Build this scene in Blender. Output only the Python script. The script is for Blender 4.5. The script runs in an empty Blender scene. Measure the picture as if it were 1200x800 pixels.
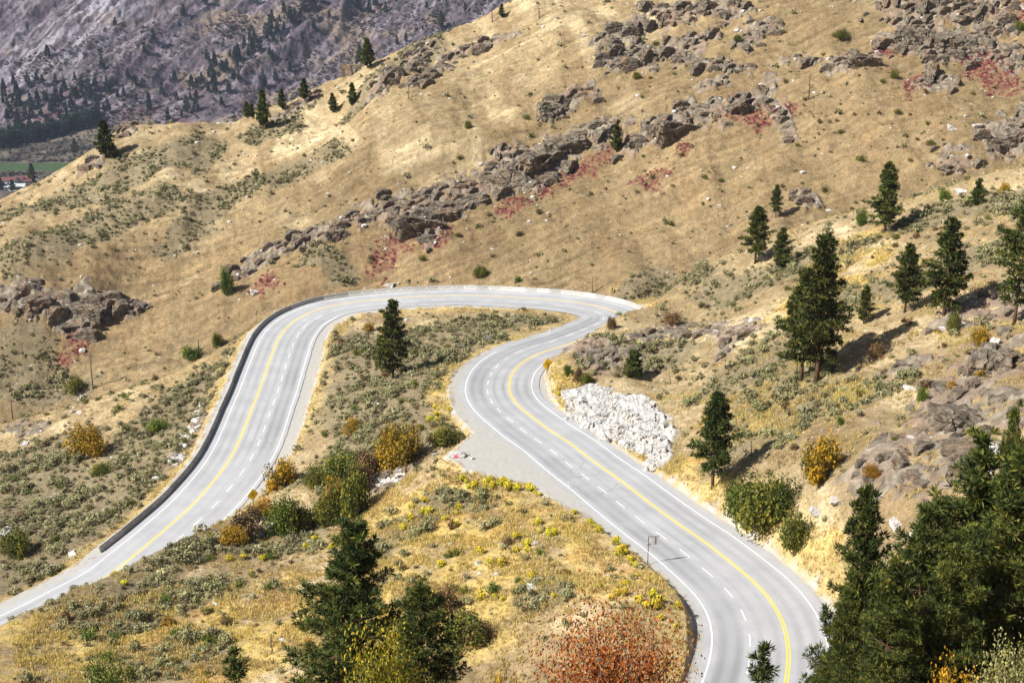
import bpy, bmesh, math, random
import numpy as np
from mathutils import Vector

random.seed(7); RNG = np.random.default_rng(11)
SC = bpy.context.scene; COL = SC.collection
# ------------------------------------------------------------------ camera
F_PX, PITCH = 1600.0, math.radians(17.457)
CP, SP = math.cos(PITCH), math.sin(PITCH)
cam = bpy.data.cameras.new('camera'); cam_ob = bpy.data.objects.new('camera', cam); COL.objects.link(cam_ob)
cam.sensor_fit = 'HORIZONTAL'; cam.sensor_width = 36.0; cam.lens = 36.0 * F_PX / 1200.0
cam.clip_start = 0.5; cam.clip_end = 12000
cam_ob.location = (0, 0, 0); cam_ob.rotation_euler = (math.pi / 2 - PITCH, 0, 0)
SC.camera = cam_ob

def ray(u, v):
    x = (np.asarray(u, float) - 600) / F_PX; y = (400 - np.asarray(v, float)) / F_PX
    return x, CP + y * SP, -SP + y * CP
def at_Y(u, v, Y):
    x, yy, zz = ray(u, v); return (x / yy * Y, Y, zz / yy * Y)
def proj(p):
    p = np.asarray(p, float); d = p[..., 1] * CP - p[..., 2] * SP
    return 600 + F_PX * p[..., 0] / d, 400 - F_PX * (p[..., 1] * SP + p[..., 2] * CP) / d, d

# ------------------------------------------------------------------ noise
def _hash(ix, iy, seed):
    n = (ix.astype(np.int64) * 374761393 + iy.astype(np.int64) * 668265263 + seed * 974634777) & 0xffffffff
    n = ((n ^ (n >> 13)) * 1274126177) & 0xffffffff
    n = ((n ^ (n >> 16)) * 2246822519) & 0xffffffff
    return ((n ^ (n >> 15)) & 0xffffff) / float(0xffffff)
def noise(x, y, seed=0):
    ix = np.floor(x); iy = np.floor(y); fx = x - ix; fy = y - iy
    ux = fx * fx * fx * (fx * (fx * 6 - 15) + 10); uy = fy * fy * fy * (fy * (fy * 6 - 15) + 10)
    def g(a, b):
        t = _hash(ix + a, iy + b, seed) * 2 * np.pi
        return np.cos(t) * (fx - a) + np.sin(t) * (fy - b)
    n0 = g(0, 0) * (1 - ux) + g(1, 0) * ux; n1 = g(0, 1) * (1 - ux) + g(1, 1) * ux
    return (n0 * (1 - uy) + n1 * uy) * 1.5
def fbm(x, y, octv=4, seed=0, gain=0.5):
    s = 0; a = 1.0
    for o in range(octv):
        s = s + a * noise(x * 2 ** o, y * 2 ** o, seed + o * 17); a *= gain
    return s
def blocks(x, y, seed=0):
    """angular blocks: a random height and a random tilt for each cell"""
    ix = np.floor(x); iy = np.floor(y)
    best = np.full(x.shape, 1e9); val = np.zeros(x.shape); sec = np.full(x.shape, 1e9)
    for a in (-1, 0, 1):
        for b in (-1, 0, 1):
            cx = ix + a; cy = iy + b
            px = cx + _hash(cx, cy, seed); py = cy + _hash(cx, cy, seed + 1)
            d = (x - px) ** 2 + (y - py) ** 2
            v = _hash(cx, cy, seed + 2) + ((x - px) * (_hash(cx, cy, seed + 3) - .5) + (y - py) * (_hash(cx, cy, seed + 4) - .7)) * 1.3
            m = d < best
            sec = np.where(m, best, np.minimum(sec, d)); val = np.where(m, v, val); best = np.where(m, d, best)
    return val, np.sqrt(sec) - np.sqrt(best)
def sstep(a, b, x):
    t = np.clip((x - a) / (b - a), 0, 1); return t * t * (3 - 2 * t)

# ------------------------------------------------------------------ the road's line
CH = np.array([[6,84,-64.6],[13,92,-65.0],[18.2,100,-65.4],[20.8,107.3,-65.8],[22.3,113,-66.2],[23.1,118.6,-66.7],[23.1,123.8,-67.1],[22.2,129.3,-67.6],[20.4,135.2,-68.1],[18.5,140.8,-68.5],[16.3,146.3,-69],[14.5,151.6,-69.5],[12.7,156.6,-69.9],[10.6,162.9,-70.4],[8.3,169,-71],[6.5,174.3,-71.4],[4.4,180.3,-71.9],[2.2,185.5,-72.4],[0.3,190.9,-72.8],[-1.6,196.5,-73.3],[-3,201.9,-73.8],[-3.8,207.1,-74.2],[-4.1,211.9,-74.6],[-3.9,217.3,-75],[-3.4,222.5,-75.5],[-2.5,227.2,-75.8],[-0.9,232.4,-76.3],[0.8,236.5,-76.6],[3,240.2,-76.8],[5.9,244,-77.2],[8.9,248,-77.5],[11.9,252.5,-77.8],[14.8,257.4,-78.2],[17.1,261.6,-78.5],[18.5,265.2,-78.8],[18.8,269.1,-79],[17.2,272.8,-79.3],[13.3,277.4,-79.7],[7,282.2,-80.2],[-0.9,285.9,-80.8],[-11.9,290,-81.5],[-23.1,291.2,-82.3],[-33,290,-82.9],[-39.8,287,-83.4],[-43.8,279.7,-84],[-44.9,272.1,-84.5],[-45,266.8,-84.8],[-44.8,259.8,-85.3],[-44.6,253.1,-85.7],[-44.4,246.8,-86.2],[-44.2,240.7,-86.6],[-44.2,234.5,-87],[-44,227.8,-87.4],[-44,221.5,-87.9],[-44.2,215.4,-88.3],[-44.8,209.4,-88.7],[-46,202.4,-89.1],[-47.5,196.1,-89.6],[-51,184.5,-90.1],[-55.2,173.8,-90.8],[-64,162,-91.6],[-75.5,149.5,-92.4],[-92,134,-93.2]])
def resample(P, step=1.0, smooth=4):
    d = np.r_[0, np.cumsum(np.linalg.norm(np.diff(P[:, :2], axis=0), axis=1))]
    s = np.arange(0, d[-1], step); Q = np.stack([np.interp(s, d, P[:, k]) for k in range(3)], 1)
    k = np.exp(-0.5 * (np.arange(-3 * smooth, 3 * smooth + 1) / smooth) ** 2); k /= k.sum()
    n = 3 * smooth
    pad = np.concatenate([Q[0] + (Q[0] - Q[1:n + 1][::-1]), Q, Q[-1] + (Q[-1] - Q[-n - 1:-1][::-1])])
    return np.stack([np.convolve(pad[:, i], k, 'valid') for i in range(3)], 1)
ROAD = resample(CH, 1.0, 3)
# two passes of curvature compensation keep the smoothed line on the traced one
for _ in range(2):
    R2 = resample(ROAD, 1.0, 3); m = min(len(R2), len(ROAD)); ROAD = ROAD[:m] + (ROAD[:m] - R2[:m]) * 0.5
T = np.gradient(ROAD[:, :2], axis=0); T /= np.linalg.norm(T, axis=1)[:, None]
for _ in range(4):
    T = np.concatenate([T[:1], (T[:-2] + 2 * T[1:-1] + T[2:]) / 4, T[-1:]])
T /= np.linalg.norm(T, axis=1)[:, None]
RN = np.stack([T[:, 1], -T[:, 0]], 1)                     # to the right of travel (outer side of the hairpin)
NS = len(ROAD); SS = np.arange(NS)
def s_near(x, y, lo=0, hi=None):
    hi = hi or NS; d = np.hypot(ROAD[lo:hi, 0] - x, ROAD[lo:hi, 1] - y); return lo + int(d.argmin())
S_TURN = s_near(1, 176, 0, 200); S_BEND = s_near(-4, 212, 0, 220); S_TIP = s_near(18.8, 268); S_TOP = s_near(-30, 291); S_LEFT = s_near(-44.8, 262); S_END = s_near(-50, 187)
# widths from the dashed lane line: asphalt edge and platform (gravel) edge, left and right of travel
ASP_L = np.interp(SS, [0, S_TURN - 30, S_TURN, S_BEND, S_TIP, S_TOP, S_LEFT, S_END, NS], [4.3, 4.3, 4.3, 4.6, 4.6, 4.2, 4.3, 4.3, 4.2])
ASP_R = np.full(NS, 8.5)
PLT_L = np.interp(SS, [0, S_TURN - 28, S_TURN - 12, S_TURN - 4, S_TURN + 4, S_TURN + 12, S_BEND - 8, S_BEND + 8, S_TIP - 25, S_TIP, S_TOP, S_LEFT, S_END - 20, S_END, NS],
                  [5.2, 5.4, 8.0, 13.5, 14.0, 6.8, 6.4, 6.2, 5.2, 5.0, 5.2, 6.7, 6.4, 5.4, 5.2])
PLT_R = np.interp(SS, [0, S_BEND - 20, S_BEND, S_BEND + 14, S_TIP, S_TIP + 18, S_END, NS], [9.2, 9.2, 10.0, 8.7, 8.7, 10.6, 10.4, 11.0])

# ------------------------------------------------------------------ the shape of the land: control points (pixel, forward distance)
CT = []
def c(u, v, Y, dz=0): x, y, z = at_Y(u, v, Y); CT.append((x, y, z + dz))
for i in range(0, NS, 9):
    CT.append(tuple(ROAD[i]))
    CT.append((ROAD[i, 0] + RN[i, 0] * 8, ROAD[i, 1] + RN[i, 1] * 8, ROAD[i, 2]))
# slope under and below the camera
for x in (-60, -30, 0, 30, 60):
    for y in (-10, 20, 50, 78):
        CT.append((x, y, -2.5 - 0.64 * max(y, 0) + (0.10 * x if x > 0 else 0.05 * x)))
# grassy hill at the lower left, its brow above the left leg of the road
for u, v, Y in [(0,728,140),(50,706,147),(100,682,152),(168,641,166),(215,620,178),(255,604,188),(290,588,195),
                (0,800,116),(100,800,120),(200,800,124),(300,800,123),(420,800,120),(540,800,116),(650,800,112),(740,800,107),
                (100,745,138),(220,720,142),(220,670,160),(330,740,134),(330,670,156),(330,620,176),(440,720,134),(440,650,152),(440,590,174),
                (540,700,134),(560,620,152),(500,560,170),(660,700,126),(660,640,140),(740,720,118)]: c(u, v, Y)
CT += [(-85, 118, -72), (-110, 140, -84), (-70, 100, -62)]
# inside the hairpin
for u, v, Y in [(400,560,187),(350,560,197),(370,520,208),(440,520,193),(480,480,206),(400,470,226),(440,440,240),(510,440,220),(480,400,258),(400,410,256),(560,390,255),(620,375,265),(430,378,279),(540,372,277)]: c(u, v, Y)
# knoll outside the left leg and the gully behind it
for u, v, Y in [(240,470,250),(180,470,256),(100,470,268),(20,490,272),(240,430,272),(285,395,292),(170,530,226),(80,540,230),(0,560,228),(150,600,200),(60,620,200),(0,640,192),(20,690,178),(100,640,186),(-60,600,205)]: c(u, v, Y)
for x, y, z in [(-95, 305, -110), (-60, 310, -106), (-25, 312, -99), (10, 312, -94), (40, 305, -88), (70, 300, -76), (100, 290, -62), (-125, 300, -114), (-160, 280, -120)]: CT.append((x, y, z))
# rocky slope to the right of the near leg, rising to the right
def plane_c(pts, p0, a, b):
    for u, v in pts:
        x, yy, zz = ray(u, v); kx = x / yy; kz = zz / yy
        Y = (p0[2] - a * p0[0] - b * p0[1]) / (kz - a * kx - b); CT.append((kx * Y, Y, kz * Y))
plane_c([(1200,195),(1120,222),(1040,245),(947,262),(1200,260),(1100,300),(1000,320),(900,345),(1200,330),(1100,380),(1000,420),(957,445),(880,400),(1200,400),(1100,470),(1200,470),(1000,500)], (40.6, 172, -59.4), .42, -.08)
for u, v, Y in [(800,322,262),(850,300,266),(760,345,264),(737,356,246),(720,366,241),(706,377,236),(690,390,228),(676,400,222),(658,414,216),(646,421,211),(745,398,228),(800,380,238),(820,430,205),(770,440,207),(690,430,222),(690,480,196),(760,470,196),(830,500,176),(790,520,176),(850,560,154),(940,540,146),(1010,560,134),(1100,540,132),(1200,540,124),(900,610,137),(960,650,126),(1000,640,122),(1080,620,118),(1200,620,108),(1250,500,128),(1280,350,170),(1300,230,225)]: c(u, v, Y)
for x, y, z in [(38, 104, -61), (45, 85, -50), (60, 100, -46), (80, 120, -38), (110, 160, -28), (130, 220, -26), (150, 270, -25)]: CT.append((x, y, z))
# far tan hillside
plane_c([(u, v) for u in (430, 560, 700, 840, 980, 1120, 1260) for v in (300, 230, 160, 90, 20, -60) if not (v > 250 and u > 880) and not (u < 500 and v < 70) and not (u < 600 and v < 25)], (-10.6, 330, -89), .15, .5)
for u, v, Y in [(0,240,408),(60,202,418),(130,160,430),(200,148,432),(300,134,432),(350,110,440),(400,92,444),(425,84,446),(453,72,449),(485,52,452),(520,36,455),(560,20,458),(600,4,460),
                (30,240,398),(120,215,394),(230,210,392),(330,190,400),(100,255,372),(200,270,368),(20,300,352),(100,310,348),(200,320,350),(300,290,362),(330,230,380),
                (20,360,333),(100,380,330),(200,370,333),(290,345,338),(60,440,318),(150,420,322),(220,395,326),(360,320,338),(400,140,420),(480,90,432),(-80,300,372),(-80,400,330),(-80,260,405)]: c(u, v, Y)
# behind the crest the land falls to the valley
for u, v, Y in [(-40,262,405),(0,240,408),(60,202,418),(130,160,430),(200,148,432),(300,134,432),(350,110,440),(400,92,444),(453,72,449),(520,36,455),(600,4,460)]:
    x, y, z = at_Y(u, v, Y); CT.append((x * 1.12, y * 1.12, z * 1.12 - 18)); CT.append((x * 1.5, y * 1.5, z * 1.5 - 95))
for x, y, z in [(60, 560, 15), (200, 560, 60), (350, 500, 70), (150, 700, 20), (300, 750, 60), (30, 800, -120), (100, 1000, -150), (-300, 700, -240), (-500, 500, -220), (-250, 430, -150), (-170, 345, -125)]: CT.append((x, y, z))
CT = np.array(CT)
# thin out pairs that nearly coincide
keep = []
for i, p in enumerate(CT):
    if all(np.hypot(*(CT[j][:2] - p[:2])) > 3.0 for j in keep): keep.append(i)
CT = CT[keep]
def rbf_fit(P, cc, smooth):
    n = len(P); D = np.sqrt(((P[:, None, :2] - P[None, :, :2]) ** 2).sum(-1) + cc * cc)
    A = np.zeros((n + 3, n + 3)); A[:n, :n] = -D; A[np.arange(n), np.arange(n)] -= smooth
    A[:n, n] = 1; A[:n, n + 1:] = P[:, :2] / 100; A[n:, :n] = A[:n, n:].T
    return np.linalg.solve(A, np.r_[P[:, 2], 0, 0, 0])
W = rbf_fit(CT, 7.0, -1.0)
def h_near(x, y):
    out = np.empty(x.size); xf, yf = x.ravel(), y.ravel(); n = len(CT)
    for a in range(0, x.size, 60000):
        b = a + 60000
        D = np.sqrt((xf[a:b, None] - CT[None, :, 0]) ** 2 + (yf[a:b, None] - CT[None, :, 1]) ** 2 + 49.0)
        out[a:b] = -D @ W[:n] + W[n] + W[n + 1] * xf[a:b] / 100 + W[n + 2] * yf[a:b] / 100
    return out.reshape(x.shape)
VALLEY = -290.0
def h_far(x, y):
    # valley floor, then the mountain wall; strike runs slightly away to the right
    q = y + 0.10 * x - 1790 + 40 * noise(x / 260, y / 400, 5)
    base = VALLEY + np.where(q > 0, 0.60 * q, 0.0) + 12 * sstep(-70, 40, q) * sstep(120, 0, q) + np.where(q > 0, 0, np.clip((q + 60) * .1, 0, 6))
    g = (x + 395 - (y - 1800) * 0.60)                      # the tree-lined ravine
    base -= 30 * np.exp(-(g / 38) ** 2) * sstep(10, 120, q)
    m = sstep(0, 120, q)
    ma, mb = .58 * x + .81 * y, .81 * x - .58 * y
    rid = 1 - np.abs(fbm(mb / 80, ma / 230, 4, 31)) * 1.6
    base += m * (rid * 11 - 5) + m * 3.2 * fbm(mb / 22, ma / 60, 3, 77) + m * 2.6 * fbm(mb / 9, ma / 12, 3, 78, .7)
    return base

# ------------------------------------------------------------------ the fan-shaped sheet of ground round the camera
az_in = np.radians(np.linspace(-22.5, 22.5, 1001))
az = np.r_[np.radians(np.linspace(-62, -23, 60)), az_in, np.radians(np.linspace(23, 62, 60))]
rr = np.r_[np.linspace(3, 84, 42), np.arange(86, 340, 0.36), np.arange(340, 520, 0.55), np.linspace(522, 1400, 60), np.arange(1405, 1780, 4.5), np.arange(1781, 2330, 2.4), np.linspace(2340, 4200, 60)]
NR, NA = len(rr), len(az)
AZ, RR = np.meshgrid(az, rr); GX = RR * np.sin(AZ); GY = RR * np.cos(AZ)
near_rows = rr < 760
step_r = np.unique(np.r_[np.arange(0, near_rows.sum(), 4), near_rows.sum() - 1]); step_a = np.unique(np.r_[np.arange(0, NA, 6), NA - 1])
sub = h_near(GX[np.ix_(step_r, step_a)], GY[np.ix_(step_r, step_a)])
t1 = np.stack([np.interp(np.arange(NA), step_a, row) for row in sub])
HN = np.stack([np.interp(np.arange(near_rows.sum()), step_r, t1[:, j]) for j in range(NA)], 1)
far_m = rr > 560
GZ = np.zeros_like(GX)
GZ[near_rows] = HN
HF = h_far(GX[far_m], GY[far_m])
k = sstep(600, 755, RR[far_m])
tmp = np.where(np.repeat(near_rows[far_m][:, None], NA, 1), np.pad(HN, ((0, NR - near_rows.sum()), (0, 0)))[far_m], 0)
GZ[far_m] = tmp * (1 - k) + HF * k
# the hill on the right runs on behind the picture
hr = np.clip((GX + 20) / 300, 0, 1) * sstep(600, 760, RR) * sstep(1500, 900, RR)
GZ += hr * 120

# distance to the road, per leg: (beyond-platform distance, side offset, station)
def road_info(x, y, lo, hi):
    sh = x.shape; xf, yf = x.ravel(), y.ravel()
    off = np.full(xf.size, 1e3); st = np.zeros(xf.size, int)
    box = (xf > ROAD[lo:hi, 0].min() - 70) & (xf < ROAD[lo:hi, 0].max() + 70) & (yf > ROAD[lo:hi, 1].min() - 70) & (yf < ROAD[lo:hi, 1].max() + 70)
    idx = np.where(box)[0]
    for a in range(0, len(idx), 40000):
        ii = idx[a:a + 40000]
        d2 = (xf[ii, None] - ROAD[None, lo:hi, 0]) ** 2 + (yf[ii, None] - ROAD[None, lo:hi, 1]) ** 2
        j = d2.argmin(1) + lo; st[ii] = j
        sg = (xf[ii] - ROAD[j, 0]) * RN[j, 0] + (yf[ii] - ROAD[j, 1]) * RN[j, 1]
        off[ii] = np.sqrt(d2[np.arange(len(ii)), j - lo]) * np.sign(sg)
    return off.reshape(sh), st.reshape(sh)
near_sel = rr < 380
OFF1, ST1 = road_info(GX[near_sel], GY[near_sel], 0, S_TIP)
OFF2, ST2 = road_info(GX[near_sel], GY[near_sel], S_TIP, NS)
def beyond(off, st):
    return np.where(off > 0, off - PLT_R[st], -off - PLT_L[st])
D1, D2 = beyond(OFF1, ST1), beyond(OFF2, ST2)
DR = np.full_like(GX, 500.0); DR[near_sel] = np.minimum(D1, D2)

# world-space zones given as a row of spots; each spot is pinned where its ray meets the undisturbed ground
def first_hit(u, v, Z=None):
    Z = GZ if Z is None else Z
    x, yy, zz = ray(u, v); a = math.atan2(x, yy); ratio = zz / math.hypot(x, yy)
    f = np.interp(a, az, np.arange(NA)); j = int(f); t = f - j; j2 = min(j + 1, NA - 1)
    col = Z[:, j] * (1 - t) + Z[:, j2] * t
    q = col / rr; ok = np.where((q >= ratio) & (rr > 30))[0]
    if len(ok) == 0: i = NR - 1; r = rr[i]
    else:
        i = ok[0]; q0, q1 = q[i - 1], q[i]; r = rr[i - 1] + (rr[i] - rr[i - 1]) * (ratio - q0) / (q1 - q0 + 1e-12)
    return np.array([r * math.sin(a), r * math.cos(a), r * ratio])
def zone(specs, wob=0.35, wl=9.0, seed=3, rows=None):
    """specs: list of ([(u,v,half-width m), ...]) chains -> soft mask 0..1 on the sheet"""
    M = np.zeros_like(GX)
    for ch in specs:
        pts = [np.r_[first_hit(u, v, GZ0)[:2], w] for u, v, w in ch]
        for a, b in (zip(pts[:-1], pts[1:]) if len(pts) > 1 else [(pts[0], pts[0])]):
            L = max(a[2], b[2]) * 2.2
            r0 = max(0, min(np.hypot(*a[:2]), np.hypot(*b[:2])) - L); r1 = max(np.hypot(*a[:2]), np.hypot(*b[:2])) + L
            i0, i1 = np.searchsorted(rr, [r0, r1])
            x, y = GX[i0:i1], GY[i0:i1]; d = b[:2] - a[:2]; dd = max((d ** 2).sum(), 1e-9)
            t = np.clip(((x - a[0]) * d[0] + (y - a[1]) * d[1]) / dd, 0, 1) if (d ** 2).sum() > 0 else np.zeros_like(x)
            e = np.hypot(x - a[0] - d[0] * t, y - a[1] - d[1] * t) / (a[2] + (b[2] - a[2]) * t)
            e = e * (1 + wob * (fbm(x / wl, y / wl, 3, seed)))
            M[i0:i1] = np.maximum(M[i0:i1], sstep(1.15, .7, e))
    return M
GZ0 = GZ.copy()
# ------------------------------------------------------------------ zones
ROCK = [
 [(0,352,4),(40,346,4),(62,352,3)], [(100,345,4),(95,365,6),(75,382,3)], [(120,350,3),(150,357,3.5),(162,352,2)], [(20,362,3),(45,368,2.5)],
 [(268,330,2),(300,312,3.5),(340,292,4.5),(380,277,5),(405,262,4)], [(425,258,5),(450,247,6),(490,255,7),(505,285,3)], [(500,245,6),(530,238,7),(560,218,7)], [(585,210,8),(615,190,9),(640,182,7),(625,205,6)],
 [(650,170,6),(690,155,6),(722,143,5)], [(742,172,3),(780,152,6),(820,134,7),(835,128,3)], [(840,130,2),(868,122,4),(890,108,4),(902,92,3)], [(635,132,3),(665,115,4),(690,104,3)],
 [(735,62,4),(760,72,4),(742,52,3)], [(715,80,3),(800,52,4),(835,40,3),(800,66,3)], [(825,100,3),(840,96,3)], [(925,63,3),(955,65,3)], [(870,50,3),(885,35,4),(905,28,3)], [(820,70,3),(870,82,3)],
 [(980,82,4),(1005,70,4),(1020,62,3)], [(1040,45,5),(1070,50,5),(1088,25,6)], [(1100,58,6),(1130,48,7),(1150,35,6)], [(1060,8,8),(1100,5,8),(1160,15,8)], [(1090,100,4),(1110,95,4)], [(1180,50,5),(1183,75,4)], [(780,18,6),(830,12,6),(860,18,5)], [(750,30,4),(700,60,3)],
 [(1170,172,6),(1200,158,7),(1215,150,8)], [(1110,195,4),(1125,190,3)], [(940,228,3),(948,240,3)], [(905,120,3),(920,150,2.5),(925,165,2.5)],
 [(662,412,2.5),(690,405,4),(720,418,4)], [(740,398,3),(770,392,4),(800,385,3.5)], [(805,395,3),(840,385,3.5),(880,390,3),(860,405,3)], [(720,372,2),(735,362,2.5)],
 [(1200,352,6),(1150,360,4),(1120,380,3)], [(1190,410,6),(1150,430,5),(1110,470,5)], [(1180,470,7),(1120,500,6),(1060,520,5),(1020,555,3.5)], [(1140,540,7),(1080,560,5)], [(1075,425,2.5),(1050,440,2)],
 [(15,498,3),(40,505,3)], [(130,160,3.5),(150,158,3)], [(115,190,3),(100,195,3)], [(330,135,3),(362,118,4)], [(402,82,6),(425,76,5)], [(490,100,4),(530,62,4),(590,40,4)], [(440,112,3),(500,62,4)],
 [(300,622,2),(330,612,2)], [(450,566,2.5),(470,555,1.5)], [(240,488,1.6),(222,520,1.8),(205,545,1.6)],
]
RED = [[(598,243,3.5),(612,238,3)], [(470,285,5),(455,300,5),(438,312,3)], [(500,290,2.5),(520,280,3)], [(640,218,2.5),(670,200,2.5),(700,178,2.5)], [(92,402,3.5),(82,415,3.5),(98,395,3)], [(305,338,3.5),(315,332,3)],
       [(762,212,4),(775,206,3)], [(1068,103,3),(1080,95,3.5)], [(862,128,4),(890,138,5),(920,132,4)], [(1190,8,6),(1200,4,6)], [(1150,62,6),(1170,95,5)], [(690,195,2),(712,172,2)], [(1040,55,4)], [(800,180,2.5)]]
SAGE = [[(400,400,7),(420,450,9),(440,500,9),(400,540,8)], [(500,400,11),(480,450,9),(560,380,9),(640,376,5)], [(500,480,6),(470,530,6),(420,570,5)],
        [(240,450,10),(200,490,11),(170,530,11),(110,590,11),(60,650,9),(10,690,8)], [(30,540,10),(80,520,8),(40,620,9)], [(270,420,5),(250,520,4)],
        [(20,720,5),(100,700,5),(180,660,6),(250,630,7),(330,640,6)], [(240,690,5),(120,730,5)], [(500,600,3),(560,590,3)], [(640,690,3)], [(180,780,6),(230,760,5)], [(440,640,5),(420,660,4),(520,590,5)],
        [(20,250,12),(80,230,12),(150,200,13),(230,170,9)], [(30,300,9),(100,270,8),(180,235,8)], [(200,290,5),(250,240,6),(300,210,6),(380,180,7)], [(340,150,6),(300,160,6)], [(440,70,8),(500,60,8),(420,120,7)], [(20,440,9),(60,460,9),(30,410,7)], [(370,300,4),(400,320,4)],
        [(730,400,5),(780,420,6),(700,420,4)], [(830,340,5),(900,330,6),(980,300,6)], [(900,420,7),(860,450,6),(1000,470,6)], [(1000,350,6),(1080,330,6),(1150,300,7)], [(1100,250,7),(1180,240,7)], [(780,320,4),(740,345,4),(820,325,3)], [(920,500,6),(880,520,5)]]
GOLD = [[(20,790,9),(140,790,9),(260,740,9),(380,700,8),(400,780,9),(520,740,9)], [(470,620,7),(520,660,8),(600,700,8),(660,660,7)], [(60,745,8),(200,720,9),(320,700,10),(250,780,10),(420,720,8)], [(460,590,6),(540,590,7),(620,640,7),(700,690,6)], [(540,480,4),(520,430,3)], [(650,450,3),(700,500,4),(780,570,5),(860,640,5),(940,680,4)], [(1000,290,8),(960,350,8)], [(700,470,3),(760,540,3)], [(880,470,8),(960,480,7)]]
m_rock = zone(ROCK, .55, 4.0, 3); m_red = zone(RED, .6, 5.0, 9); m_sage = zone(SAGE, .45, 12.0, 13); m_gold = zone(GOLD, .4, 9.0, 21)
ROCK = [[(u, v, w * (.72 if v < 385 and u < 1100 or v < 200 else .85)) for u, v, w in ch] for ch in ROCK]
m_white = zone([[(684,470,3.2),(712,482,4.5),(742,496,4.6),(760,512,3.8),(770,540,2)], [(672,478,2.5),(700,495,3.2),(732,513,3)]], .25, 4.0, 5) * sstep(.8, 2.0, DR)
m_rock *= sstep(.6, 1.6, DR); m_red *= sstep(1, 3, DR)
nearZ = (RR < 760)
farhill = sstep(-4, 14, GY - (305 + 0.0 * GX)) * nearZ
# ------------------------------------------------------------------ relief
i1 = int(near_rows.sum()); x, y = GX[:i1], GY[:i1]
rel = fbm(x / 22, y / 22, 3, 41) * 0.55 + fbm(x / 5, y / 5, 3, 43) * 0.22 + fbm(x / 1.3, y / 1.3, 2, 47) * 0.10
fh = farhill[:i1]
gul = 1 - np.abs(fbm((x + .15 * y) / 17, y / 75, 3, 51))
trl = fbm((y * .9 - x * .3) / 1.5, (x * .9 + y * .3) / 26, 3, 59)
rel += fh * (trl * .16 + (gul - .6) * .7 + fbm(x / 38, y / 38, 3, 53) * 2.8 + fbm((x - y * .4) / 9, (y + x * .4) / 5, 3, 57) * 0.5)
mr = m_rock[:i1]
bx, by = x + 1.2 * noise(x / 3, y / 3, 61), y + 1.2 * noise(x / 3, y / 3, 62)
b1, e1 = blocks((bx + by * .25) / 5.2, (by - bx * .35) / 3.6, 70); b2, e2 = blocks(bx / 1.9, by / 1.5, 75); b3, e3 = blocks(bx / .8, by / .7, 79)
amp = np.where(fh > .5, 2.1, 1.2)
sw = (by * .9 - bx * .42) / 5.0 + .7 * noise(x / 9, y / 9, 91) + .9 * (b1 - .5); s1 = sw - np.floor(sw)
sv = (by * .9 - bx * .42) / 1.7 + .5 * noise(x / 3, y / 3, 92) + 1.0 * (b2 - .5); s2 = sv - np.floor(sv)
rockh = amp * (.30 * (sstep(0, .45, s1) - s1) * sstep(0, .25, e1) + .22 * b1 * sstep(0, .3, e1) + .25 * fbm(x / 4, y / 3, 3, 94)) + .10 * b3 + .2
mw = m_white[:i1]; rel += mw * (.7 * b2 + .3 * b3 - np.exp(-(e2 / .06) ** 2) * .35)
mk = sstep(np.where(fh > .5, .38, .62), np.where(fh > .5, .72, .95), mr * (1 + 1.1 * fbm(x / 3.2, y / 2.4, 3, 83)) + .25 * mr * fbm(x / 1.1, y / 1.1, 2, 85))
rel += mk * rockh
crk = np.zeros_like(GX); crk[:i1] = mk * np.clip(b1 * .5 + b2 * .5, 0, 1)
dr = DR[:i1]
GZ[:i1] += rel * sstep(0.5, 5.0, dr)
# cut and fill along the road, one leg after the other
DZ = np.gradient(ROAD[:, 2])
for off, st, Dk in ((OFF1, ST1, D1), (OFF2, ST2, D2)):
    n = near_sel.sum(); tt_ = np.clip((GX[:n] - ROAD[st, 0]) * T[st, 0] + (GY[:n] - ROAD[st, 1]) * T[st, 1], -.8, .8); zp = ROAD[st, 2] + tt_ * DZ[st] - 0.06; d = np.maximum(Dk, 0); z = GZ[:n]
    inz = np.abs(off) < 60
    cut = np.where((off > 0) & (st > S_BEND - 4) & (st < S_TIP), 3.2, 1.5) * d; fill = 0.75 * d
    zz = np.clip(z, zp - fill, zp + cut)
    zz = np.where(Dk <= 0, zp + 0.025 * noise(GX[:n] * 1.3, GY[:n] * 1.3, 5), zz)
    GZ[:n] = np.where(inz, zz, z)
gravel = np.zeros_like(GX); gravel[near_sel] = np.maximum(sstep(.9, -.5, D1 + .9 * noise(GX[near_sel] / 2.1, GY[near_sel] / 2.1, 8)), sstep(.9, -.5, D2 + .9 * noise(GX[near_sel] / 2.1, GY[near_sel] / 2.1, 8)))
verge = sstep(4.5, .6, DR + 1.5 * noise(GX / 4, GY / 4, 15)) * (1 - gravel) * nearZ

# visible where nothing nearer along the same bearing stands higher
RAT = GZ / RR
VIS = RAT >= np.maximum.accumulate(RAT, 0) - 1e-4
PU, PV, PD = proj(np.stack([GX, GY, GZ], -1))
INF = VIS & (PU > -10) & (PU < 1210) & (PV > -10) & (PV < 812) & (RR > 30)

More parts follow.
